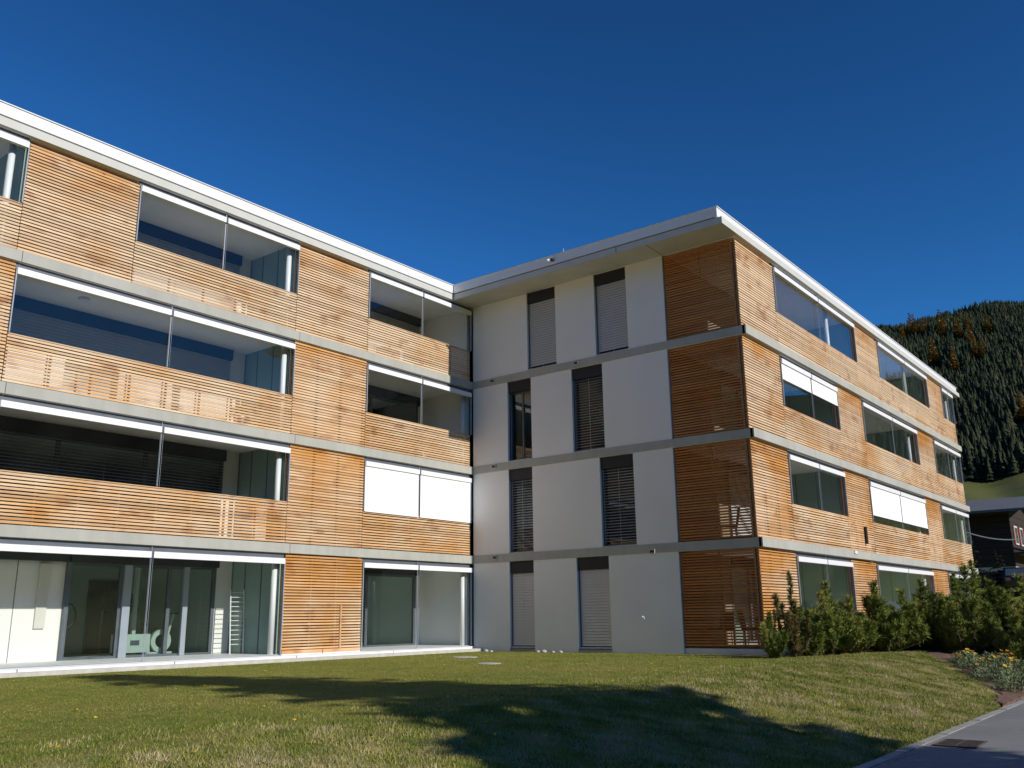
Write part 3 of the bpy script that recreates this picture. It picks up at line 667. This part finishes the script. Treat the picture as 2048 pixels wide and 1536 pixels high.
fr = MB(); fr.box(-.34, .34, -.25, -.22, 0, .014); fr.box(-.34, .34, .22, .25, 0, .014); fr.box(-.34, -.31, -.22, .22, 0, .014); fr.box(.31, .34, -.22, .22, 0, .014); fr.build('grate_frame', M['rust'], dg)
for i in range(11): MB().box(-.29+i*.056, -.262+i*.056, -.22, .22, .0, .012).build('bar', M['rust'], dg)
MB().box(-.31, .31, -.004, .014, .001, .0125).build('cross_bar', M['rust'], dg); MB().box(-.33, .33, -.24, .24, -.004, .0005).build('shaft', M['blackplastic'], dg)

# ------------------------------------------------------------ planting bed, flowers
def bed():
    edge = [(16, -10.9), (9, -11.2), (4.6, -12.1), (2.9, -12.9), (1.6, -13.6), (-.9, -14.75), (-2.8, -15.45), (-4.6, -15.8)]
    xs = np.linspace(-4.6, 24, 150); ye = np.interp(xs, [p[0] for p in edge[::-1]], [p[1] for p in edge[::-1]])
    ye = ye+.06*np.sin(xs*3.1)+.04*np.sin(xs*7.7); ny = 14
    T = np.linspace(0, 1, ny); X = np.repeat(xs[:, None], ny, 1); Y = -15.86+(ye[:, None]+15.86)*T[None]
    Z = gz(X, Y)+.03+.012*np.sin(X*9)*np.sin(Y*11); Z[:, 0] -= .03; Z[:, -1] -= .028
    V = np.stack([X, Y, Z], -1).reshape(-1, 3); i = np.arange(149)[:, None]; j = np.arange(ny-1)[None]
    F = np.stack(np.broadcast_arrays(i*ny+j, (i+1)*ny+j, (i+1)*ny+j+1, i*ny+j+1), -1).reshape(-1, 4)
    tag(link('planting_bed', np_mesh('planting_bed', V, F, M['mulch'], smooth=True)), kind='structure')
bed()
def flower_plant(x, y, R, h, blooms, label, cat, leafmat='greyleaf', grp=None):
    root = empty('flowering_plant' if blooms else 'grey_shrub', (x, y, float(gz(x, y))+.02), label=label, cat=cat, group=grp)
    V = []; F = []; T = []
    for i in range(int(520*R/.4)):
        a = random.random()*6.283; r = R*math.sqrt(random.random()); zz = h*(1-(r/R)**2*.6)*random.uniform(.15, 1)
        c = Vector((r*math.cos(a), r*math.sin(a), zz)); d = Vector((math.cos(a)*.6+random.uniform(-.8, .8), math.sin(a)*.6+random.uniform(-.8, .8), random.uniform(.3, 1))).normalized()*random.uniform(.05, .11)
        s = d.cross(Vector(RNG.normal(size=3))).normalized()*.012; k = len(V); V += [c-s, c+s, c+d]; F.append((k, k+1, k+2)); t = random.random(); T += [t]*3
    link('foliage', np_mesh('foliage', np.array(V), np.array(F), M[leafmat], T), root)
    if blooms:
        V = []; F = []; T = []
        for i in range(blooms):
            a = random.random()*6.283; r = R*math.sqrt(random.random()); c = Vector((r*math.cos(a), r*math.sin(a), h*(1.05-(r/R)**2*.5)+random.uniform(-.03, .05)))
            n = Vector((random.uniform(-.5, .2), random.uniform(-.6, .1), 1)).normalized(); u = n.orthogonal().normalized(); v = n.cross(u); rad = random.uniform(.03, .05); t = random.random()
            for q in range(8):
                a0, a1 = q*.785, q*.785+.62; k = len(V)
                V += [c, c+(u*math.cos(a0)+v*math.sin(a0))*rad+n*.008, c+(u*math.cos(a1)+v*math.sin(a1))*rad+n*.008]; F.append((k, k+1, k+2)); T += [t]*3
        link('blossoms', np_mesh('blossoms', np.array(V), np.array(F), M['petal'], T), root)
    return root
# (x, y, radius, height, blooms, label)
fl = [(2.6, -13.75, .32, .34, 9, 'yellow flowering clump at the top of the mulch bed under the pines'), (1.5, -14.1, .34, .36, 12, 'yellow flowering clump in the mulch bed, just below the topmost one'),
      (.2, -14.75, .36, .40, 16, 'orange flowering clump halfway down the mulch bed'), (2.4, -14.7, .4, .46, 16, 'tall orange flowering clump behind the grey cushion plants'),
      (3.9, -14.75, .42, .5, 15, 'orange flowering clump near the right frame edge under the shrubs'), (.9, -15.2, .38, .44, 14, 'amber flowering clump beside the kerb at the right frame edge')]
for a in fl: flower_plant(*a, 'flower')
gr = [(2.0, -13.9, .36, .26), (.9, -14.3, .36, .28), (-.5, -14.85, .34, .24), (-1.0, -15.3, .42, .34), (-.1, -15.35, .42, .36), (1.6, -14.85, .4, .32), (3.1, -14.3, .4, .34), (-2.0, -15.55, .3, .22), (4.8, -14.2, .4, .35), (1.6, -15.5, .4, .36)]
GL = ['grey-green cushion plant at the top of the mulch bed, under the pines', 'grey-green cushion plant below the topmost one', 'small grey-green cushion plant left of the orange clump',
      'large grey-green cushion plant near the kerb, lower left of the bed', 'large grey-green cushion plant between kerb and orange clump', 'cushion plant behind the kerbside row, in the middle of the bed',
      'rear cushion plant between the tall orange clump and the pines', 'smallest cushion plant, lowest at the tip of the bed by the road', 'cushion plant farthest back at the right frame edge', 'kerbside cushion plant nearest the right frame edge']
for (x, y, r, h), lab in zip(gr, GL): flower_plant(x, y, r, h, 0, lab, 'plant', grp='grey-green cushion plants in the mulch bed')

# ------------------------------------------------------------ mountain pines in front of the right wing
def pine_shrub(x, y, h, r, label, mat='pine', n_br=10, dens=1., name='mountain_pine', sparse=False, cat='shrub'):
    root = empty(name, (x, y, float(gz(x, y))), random.random()*6.28, label=label, cat=cat)
    wood_ = MB(); V = []; F = []; T = []
    def tuft(p, d, s, tone):
        nb = 13
        for q in range(nb):
            v = (d*random.uniform(.5, 1.2)+Vector(RNG.normal(size=3))*.55).normalized()*s*random.uniform(.7, 1.2)
            w_ = v.cross(Vector(RNG.normal(size=3))).normalized()*s*.075
            k = len(V); V.extend([p-w_, p+w_, p+v]); F.append((k, k+1, k+2)); T.extend([min(1, max(0, tone+random.uniform(-.12, .12)))]*3)
    for b in range(int(n_br*(1.2 if sparse else 1.6))):
        a = b*2.399+random.uniform(-.5, .5); lean = random.uniform(.2, 1.15)*r if b else .1*r
        top = h*(random.uniform(.40, .98)*(1-.28*lean/r)) if b else h
        p0 = Vector((.10*math.cos(a), .10*math.sin(a), -.03)); pts = [p0]; K = 7
        for i in range(1, K+1):
            t = i/K; rad = lean*math.sin(min(1, t*1.35)*math.pi/2)
            pts.append(Vector((rad*math.cos(a)+random.uniform(-.04, .04), rad*math.sin(a)+random.uniform(-.04, .04), top*(t**1.25))))
        wood_.path([tuple(p) for p in pts], [.034*(1-i/(K+1))+.006 for i in range(K+1)], 5)
        tone0 = random.uniform(.2, .75); lo = 2 if random.random() < .5 else 1
        for i in range(lo, K+1):
            t = i/K
            m = int((7+5*t)*dens)
            for q in range(m):
                s0 = pts[i-1].lerp(pts[i], random.random()); ang = random.random()*6.28; ln = random.uniform(.05, .26)*(1.2-.7*t)*(r/.7)
                if sparse: ln *= .6
                d = Vector((math.cos(ang), math.sin(ang), random.uniform(.5, 1.6))).normalized(); e = s0+d*ln
                if ln > .12: wood_.tube(tuple(s0), tuple(e), .006, .003, 3, False)
                for u in (.55, 1.): tuft(s0.lerp(e, u), (d+Vector((0, 0, .8))).normalized(), random.uniform(.09, .14), tone0+random.uniform(-.25, .3)*u)
        for q in range(5): tuft(pts[-1]+Vector((0, 0, -.05*q)), Vector((0, 0, 1)), .14, tone0+.25)
    wood_.build('branches', M['bark'], root)
    link('foliage', np_mesh('foliage', np.array(V), np.array(F), M[mat], T), root)
    return root
shr = [(-1.5, -10.5, 1.0, .38, 'small dark pine tuft at the foot of the corner slat screen', 'pine', 6, .8, True),
       (-.75, -10.75, 1.95, .42, 'slim young pine with browning needles at the outer corner of the building', 'brownpine', 6, .8, True),
       (-.05, -10.85, 1.0, .5, 'lowest pine shrub, between the slim young pine and the rounded one', 'pine', 8, 1., False),
       (.75, -11.15, 1.7, .72, 'rounded pine shrub in front of the first ground floor window', 'pine', 12, 1.1, False),
       (1.7, -11.35, 1.35, .7, 'dark low pine shrub in the dip before the slat pier', 'pine', 11, 1., False),
       (2.9, -11.75, 1.8, .85, 'broad bright green pine shrub before the second slat pier', 'pine', 14, 1.1, False),
       (4.3, -11.9, 1.4, .75, 'low pine shrub before the second ground floor window', 'pine', 11, 1., False),
       (4.5, -12.4, 1.68, .7, 'upright pine shrub beneath the white column of the ground floor', 'pine', 11, 1., False),
       (5.6, -12.2, 1.5, .8, 'pine shrub before the last slat pier of the right wing', 'pine', 12, 1., False),
       (5.9, -13.2, 2.15, .95, 'tall bushy pine hiding the far end of the building', 'pine', 16, 1.1, False),
       (7.4, -13.3, 2.35, 1.0, 'tallest pine shrub, behind the bed at the right', 'pine', 16, 1.1, False),
       (4.2, -13.3, 1.75, .85, 'dense pine shrub at the head of the mulch bed', 'pine', 14, 1.1, False),
       (5.2, -14.1, 1.85, .9, 'spreading pine shrub above the grey cushion plants', 'pine', 14, 1.1, False),
       (6.4, -14.7, 2.1, 1.0, 'broad pine shrub at the right frame edge', 'pine', 15, 1.1, False),
       (4.0, -15.1, 1.5, .8, 'low pine shrub at the right frame edge by the kerb', 'pine', 12, 1., False),
       (9.4, -12.8, 1.9, 1.0, 'pine shrub farthest back along the right wing', 'pine', 13, 1., False),
       (9.0, -14.3, 2.1, 1.1, 'pine shrub behind the others close to the road', 'pine', 13, 1., False)]
for x, y, h, r, lab, mt, nb, de, spz in shr: pine_shrub(x, y, h*(1.08 if x > 3 else 1.), r, lab, mt, nb, de*(1.45 if r > .65 else 1.15), sparse=spz)

# ------------------------------------------------------------ trees
def conifer(name, x, y, h, r, label, mat, layers=16, per=10, clump=.3, group=None, base=.1, dz=0, cat='tree', taper=.85):
    root = empty(name, (x, y, float(gz(x, y))+dz), random.random()*6.28, label=label, cat=cat, group=group)
    tr = MB(); tr.tube((0, 0, -.3), (0, 0, h*.97), h*.016+.02, .012, 8); V = []; F = []; T = []
    for l in range(layers):
        t = l/(layers-1); z = h*(base+(1-base)*t); R = r*(1-t)**taper*random.uniform(.85, 1.12)+.05
        for b in range(max(4, int(per*(1-.6*t)))):
            a = random.random()*6.283; RR = R*random.uniform(.7, 1.15); drop = -.22*RR
            e = Vector((RR*math.cos(a), RR*math.sin(a), z+drop))
            tr.tube((0, 0, z), tuple(e), .012+.006*h/10*(1-t), .004, 3, False)
            m = max(3, int(RR/clump*3.2))
            for q in range(m):
                u = (q+random.random())/m; p = Vector((0, 0, z)).lerp(e, u)+Vector((random.uniform(-1, 1), random.uniform(-1, 1), random.uniform(-.5, .3)))*clump*.55
                v = Vector((math.cos(a)+random.uniform(-.7, .7), math.sin(a)+random.uniform(-.7, .7), random.uniform(-.5, .3))).normalized()*clump
                w_ = v.cross(Vector((random.uniform(-.4, .4), random.uniform(-.4, .4), 1))).normalized()*clump*.45
                k = len(V); V += [p-w_, p+w_, p+v]; F.append((k, k+1, k+2)); T += [random.random()*.7+.3*t]*3
    tr.build('trunk', M['bark'], root); link('crown', np_mesh('crown', np.array(V), np.array(F), M[mat], T), root); return root
conifer('spruce_tree', -12.9, -28.6, 12.9, 3.9, 'tall broad spruce across the road whose shadow falls on the lawn', 'spruce', 36, 26, .52, base=.03, taper=.62)
conifer('spruce_tree', -15.1, -26.8, 7.2, 3.0, 'smaller spruce beside the tall one across the road', 'spruce', 26, 26, .5, base=.02, taper=.5)
conifer('spruce_tree', -11.6, -24.6, 4.6, 2.2, 'lowest young spruce by the roadside, in front of the tall one', 'spruce', 16, 18, .35, base=.03, taper=.7)
conifer('young_spruce', 35.8, -7.44, 3.6, 1.15, 'young spruce before the dark side of the chalet', 'spruce', 14, 12, .16, base=.06)
conifer('young_spruce', 38.0, -8.3, 2.6, 1.0, 'shorter young spruce between the chalet and the parked car', 'spruce', 12, 12, .16, base=.06)
LF = .94
LAR = [(1024, 226, 15, 'leftmost larch, orange and half hidden by the roof edge'), (906, 207, 14, 'small golden larch beside the leftmost one'), (955, 212, 13, 'pale golden larch at the ridge left end'),
       (941, 203, 17, 'broad amber larch high on the left of the slope'), (868, 163, 19, 'biggest orange larch below the ridge'), (820, 140, 15, 'dull yellow larch right of the biggest one'),
       (879, 143, 13, 'ochre larch close to the ridge'), (818, 116, 14, 'yellow green larch below the ridge at the right'), (757, 120, 14, 'slim orange larch in the middle of the slope'),
       (686, 105, 12, 'small orange larch of the middle pair'), (677, 99, 11, 'small yellow larch of the middle pair'), (696, 136, 17, 'tall slender orange larch near the roof edge'),
       (653, 114, 13, 'golden larch lowest of those near the roof edge'), (444, 47, 10, 'orange larch alone low at the right frame edge'), (925, 190, 14, 'amber larch between the broad one and the biggest one')]
for x, y, h, lab in LAR: conifer('larch_tree', CX+(x-CX)*LF, CY+(y-CY)*LF, h*1.25, h*.30, lab, 'larch', 15, 11, h*.09, group='autumn larches on the mountain slope', dz=1.5)

def forest():
    # tree templates: jagged tiers of triangles
    temps = []
    for s in range(5):
        V = []; F = []; tiers = 6
        for l in range(tiers):
            t = l/tiers; z0 = .08+.86*t; rad = (.30-.025*s)*(1-t)**.8*random.uniform(.85, 1.15)+.012; n = 8; ph = random.random()*6
            k = len(V); V.append((random.uniform(-.01, .01), random.uniform(-.01, .01), z0+.26))
            for q in range(n*2):
                rr = rad*(1. if q % 2 == 0 else .45)*random.uniform(.6, 1.3); a = ph+math.pi*q/n; V.append((rr*math.cos(a), rr*math.sin(a), z0-.05*(q % 2 == 0)+random.uniform(-.02, .02)))
            F += [(k, k+1+q, k+1+(q+1) % (n*2)) for q in range(n*2)]
        temps.append((np.array(V), np.array(F)))
    NF = 76000; az = np.radians(RNG.uniform(60, 104, NF)); d = np.sqrt(RNG.uniform(356**2, 1120**2, NF))
    keep = RNG.random(NF) < np.where((az > RAD(73)) & (az < RAD(86)), np.where(d < 700, .85, .7), .05)
    az, d = az[keep], d[keep]; x = CX+d*np.sin(az); y = CY+d*np.cos(az)
    gap = np.sin(x*.043+1.7*np.sin(y*.031))*np.sin(y*.052+x*.013)+RNG.normal(0, .35, len(x)); ok = gap < .95; x, y, d = x[ok], y[ok], d[ok]
    for lx, ly, *_ in LAR:                       # leave the larches room towards the viewer
        u = np.array([lx-CX, ly-CY])*LF; L = np.hypot(*u); u = u/L; al = (x-CX)*u[0]+(y-CY)*u[1]; sd = abs((x-CX)*u[1]-(y-CY)*u[0])
        ok = ~((al < L+3) & (al > L-48) & (sd < 4.5)); x, y, d = x[ok], y[ok], d[ok]
    z = gz(x, y); h = RNG.uniform(4.5, 12., len(x))*(1+.15*np.sin(x*.05)*np.sin(y*.07)); rot = RNG.uniform(0, 6.28, len(x)); which = RNG.integers(0, 5, len(x)); tone = RNG.random(len(x))**1.5
    VV = []; FF = []; TT = []; off = 0
    for s, (V, F) in enumerate(temps):
        idx = np.where(which == s)[0]; n = len(V)
        c, sn = np.cos(rot[idx])[:, None], np.sin(rot[idx])[:, None]; H = h[idx][:, None]
        P = np.stack([(V[:, 0]*c-V[:, 1]*sn)*H+x[idx][:, None], (V[:, 0]*sn+V[:, 1]*c)*H+y[idx][:, None], V[:, 2]*H+z[idx][:, None]], -1)
        VV.append(P.reshape(-1, 3)); FF.append((F[None]+(np.arange(len(idx))*n)[:, None, None]+off).reshape(-1, 3)); TT.append(np.repeat(tone[idx], n)); off += len(idx)*n
    print('forest trees', len(x), 'tris', sum(len(f) for f in FF))
    tag(link('forest', np_mesh('forest', np.concatenate(VV), np.concatenate(FF), M['forest'], np.concatenate(TT))),
        'dark spruce forest covering the mountain slope behind the chalet', 'forest', kind='stuff')
forest()

# ------------------------------------------------------------ chalet, cable and car at the right
M['darkwood'] = simple('dark_timber', (.03, .02, .015), .8, var=.3, scale=8)
M['rooftile'] = simple('grey_slate_roof', (.13, .13, .135), .75, var=.15, scale=3)
M['redtrim'] = simple('red_brown_trim', (.26, .07, .04), .6)
M['creamwall'] = simple('cream_plaster', (.62, .57, .50), .85)
ch = empty('chalet', (46, -7.9, 2.3), label='dark timber chalet with grey roof, red bargeboards and white plastered ground floor', cat='house')
def cbox(x0, x1, y0, y1, z0, z1, name, mat, par=None): return MB().box(x0, x1, y0, y1, z0, z1).build(name, mat, par or ch)
cbox(0, 10, 0, 12, -1, 1.25, 'ground_floor_wall', M['creamwall']); cbox(-.02, 10.02, -.02, 12, 1.25, 1.52, 'string_course', M['creamwall']); cbox(-.06, -.003, .35, 12, -1, 1.2, 'side_cladding', M['darkwood'])
for i in range(9): cbox(-.05-.01*(i % 2), 10.05, -.04, 12, 1.53+i*.42, 1.53+i*.42+.40, 'timber_course', M['darkwood'])
g = MB().prism([(-1.2, 5.15), (4.9, 6.35), (11, 5.15), (11, 5.0), (-1.2, 5.0)], 1, 0., 12.).build('gable_wall', M['darkwood'], ch)
for s in (0, 1):
    pr = [(-1.7, 5.0), (4.92, 6.42), (4.92, 6.58), (-1.7, 5.16)] if s == 0 else [(4.92, 6.42), (11.5, 5.0), (11.5, 5.16), (4.92, 6.58)]
    r = MB().prism(pr, 1, -1.3, 13.).build('roof', M['rooftile'], ch)
    pb = [(-1.75, 4.9), (4.9, 6.34), (4.9, 6.60), (-1.75, 5.18)] if s == 0 else [(4.9, 6.34), (11.55, 4.9), (11.55, 5.18), (4.9, 6.60)]
    MB().prism(pb, 1, -1.36, -1.305).build('bargeboard', M['redtrim'], r)
for x, z in ((1.0, 3.0), (3.0, 3.0), (5.2, 3.0), (.8, -.1), (3.4, -.1)):
    f = MB(); f.box(x, x+1.0, -.09, -.045, z, z+1.25); wn = f.build('window', M['white'], ch)
    MB().box(x+.1, x+.46, -.10, -.092, z+.1, z+1.15).build('glass_pane', M['dark'], wn); MB().box(x+.54, x+.9, -.10, -.092, z+.1, z+1.15).build('glass_pane', M['dark'], wn)
    for s in (-.36, 1.02): MB().box(x+s, x+s+.34, -.085, -.05, z, z+1.25).build('shutter', M['redtrim'], wn)
cbox(-.3, 9.5, -1.2, -.05, 2.3, 2.42, 'balcony_floor', M['darkwood'])
for i in range(24): cbox(-.25+i*.4, -.1+i*.4, -1.2, -1.17, 2.45, 3.2, 'balustrade_board', M['darkwood'])
cbox(-.3, 9.5, -1.24, -1.14, 3.2, 3.28, 'handrail', M['darkwood'])
cb_ = MB(); P = [Vector((25.9, -8.0, 5.35)).lerp(Vector((44.8, -9.1, 5.5)), i/12)-Vector((0, 0, 1.2*math.sin(math.pi*i/12)*.35)) for i in range(13)]
cb_.path([tuple(p) for p in P], [.035]*13, 6); tag(cb_.build('overhead_cable', M['steel']), 'grey overhead cable running from the apartment building to the chalet', 'cable')
def car(x, y, rz):
    z = float(gz(x, y)); c = empty('parked_car', (x, y, z), rz, label='dark blue estate car parked below the chalet behind the shrubs', cat='car')
    pm, t, b = new_mat('dark_blue_paint'); b.inputs['Base Color'].default_value = (.008, .010, .018, 1); b.inputs['Roughness'].default_value = .2; b.inputs['Coat Weight'].default_value = .8
    body = [(-2.2, .35), (-2.25, .75), (-2.1, 1.0), (-1.9, 1.42), (-1.5, 1.5), (.3, 1.48), (1.05, 1.0), (2.05, .88), (2.25, .6), (2.25, .35)]
    o = MB().prism(body, 1, -.86, .86).build('body', pm, c); bv = o.modifiers.new('bevel', 'BEVEL'); bv.width = .07; bv.segments = 3
    for y0, y1 in ((-.868, -.861), (.861, .868)): MB().prism([(-1.85, 1.0), (-1.72, 1.38), (-.65, 1.38), (-.65, 1.0)], 1, y0, y1).build('side_window', M['blackplastic'], c); MB().prism([(-.58, 1.0), (-.58, 1.38), (.25, 1.38), (.85, 1.0)], 1, y0, y1).build('side_window', M['blackplastic'], c)
    sky_ = simple('windscreen_glass', (.07, .09, .13), .08, var=.02)
    MB().add([(.37, -.74, 1.465), (.37, .74, 1.465), (1.10, .78, 1.005), (1.10, -.78, 1.005)], [(0, 3, 2, 1)]).build('windscreen', sky_, c)
    MB().add([(-1.945, -.72, 1.40), (-1.945, .72, 1.40), (-2.125, .76, 1.02), (-2.125, -.76, 1.02)], [(0, 1, 2, 3)]).build('rear_window', sky_, c)
    for wx in (-1.4, 1.4):
        for s in (-1, 1):
            w_ = MB().tube((wx, s*.72, .33), (wx, s*.88, .33), .33, .33, 20).build('wheel', M['blackplastic'], c); MB().tube((wx, s*.88, .33), (wx, s*.89, .33), .2, .2, 14).build('rim', M['steel'], w_)
    for s in (-1, 1): MB().box(-2.29, -2.255, s*.65-.12, s*.65+.12, .72, .9).build('tail_light', M['redtrim'], c); MB().box(2.22, 2.28, s*.62-.14, s*.62+.14, .62, .78).build('headlight', M['white'], c)
car(39.6, -9.2, RAD(8))

# ------------------------------------------------------------ grass blades
def blades(name, n, xr, yr, hmin, hmax, wd, accept, tonef, label):
    x = RNG.uniform(*xr, n); y = RNG.uniform(*yr, n); k = accept(x, y) & (y > -15.875+.05*np.sin(x*3.7)*np.sin(x*1.3)); x, y = x[k], y[k]; n = len(x)
    z = gz(x, y)-.005; h = RNG.uniform(hmin, hmax, n); a = RNG.uniform(0, 6.28, n); lean = RNG.uniform(.1, .9, n)*h
    la = RNG.uniform(0, 6.28, n); w_ = wd*RNG.uniform(.6, 1.3, n)
    A = np.stack([x-np.cos(a)*w_, y-np.sin(a)*w_, z], -1); B = np.stack([x+np.cos(a)*w_, y+np.sin(a)*w_, z], -1)
    C = np.stack([x+np.cos(la)*lean, y+np.sin(la)*lean, z+h], -1)
    V = np.stack([A, B, C], 1).reshape(-1, 3); F = np.arange(3*n).reshape(-1, 3); T = np.repeat(tonef(x, y, n), 3)
    tag(link(name, np_mesh(name, V, F, M['grassblade'], T)), label, 'grass', kind='stuff')
def patch(x, y, s=1.):
    return (np.sin(x*1.7*s+1.3*np.sin(y*1.1*s))+np.sin(y*2.3*s+1.7*np.sin(x*.9*s))+.7*np.sin(x*4.1*s+y*3.3*s)+.5*np.sin(x*9.1-y*7.3))/3.2
vis = lambda x, y: ((x-CX)*math.sin(.912)+(y-CY)*math.cos(.912) > 5.5) & (abs((x-CX)*math.cos(.912)-(y-CY)*math.sin(.912)) < ((x-CX)*math.sin(.912)+(y-CY)*math.cos(.912))*.62+1) & ~((x > 0.3) & (y > -9.6)) & (y < -.38)
notbed = lambda x, y: ~((x > -4.7) & (y < np.interp(x, [-4.6, -2.8, -.9, 1.6, 2.9, 4.6, 9, 16], [-15.8, -15.45, -14.75, -13.6, -12.9, -12.1, -11.2, -10.9])))
blades('bank_grass', 460000, (-22, 9), (-15.86, -11.0), .015, .055, .005, lambda x, y: vis(x, y) & notbed(x, y) & ((y < -12.2+.5*patch(x, y)) | (RNG.random(len(x)) < .15)),
       lambda x, y, n: np.clip(.54+.40*patch(x, y, 4.3)+.30*patch(x+3, y, 2.3)+.2*patch(y, x, .7)+RNG.normal(0, .20, n), 0, 1), 'rough dry grass on the bank between lawn and road')
blades('lawn_grass', 420000, (-21, 12), (-13.2, -.4), .008, .026, .005, lambda x, y: vis(x, y) & notbed(x, y),
       lambda x, y, n: np.clip(.56+.18*patch(x, y, .5)+RNG.normal(0, .13, n), 0, .88), 'short mown lawn grass in front of the building')
nl = 420; lx = RNG.uniform(-21, 4, nl); ly = RNG.uniform(-15.6, -.6, nl); k = vis(lx, ly) & notbed(lx, ly); lx, ly = lx[k], ly[k]; nl = len(lx)
lz = gz(lx, ly)+RNG.uniform(.012, .035, nl); la = RNG.uniform(0, 6.28, nl); ls = RNG.uniform(.012, .028, nl)
LV = np.stack([np.stack([lx+np.cos(la+q)*ls*m_, ly+np.sin(la+q)*ls*m_, lz+RNG.uniform(-.008, .012, nl)], -1) for q, m_ in ((0, 1.3), (1.6, .7), (3.14, 1.), (4.7, .7))], 1).reshape(-1, 3)
tag(link('fallen_leaves', np_mesh('fallen_leaves', LV, np.arange(4*nl).reshape(-1, 4), M['petal'], np.repeat(RNG.uniform(.5, 1, nl), 4))), 'small yellow fallen leaves scattered over the lawn', 'leaves', kind='stuff')
print('tris', sum(len(o.data.polygons) for o in sc.objects if o.type == 'MESH'), 'objects', len(sc.objects))
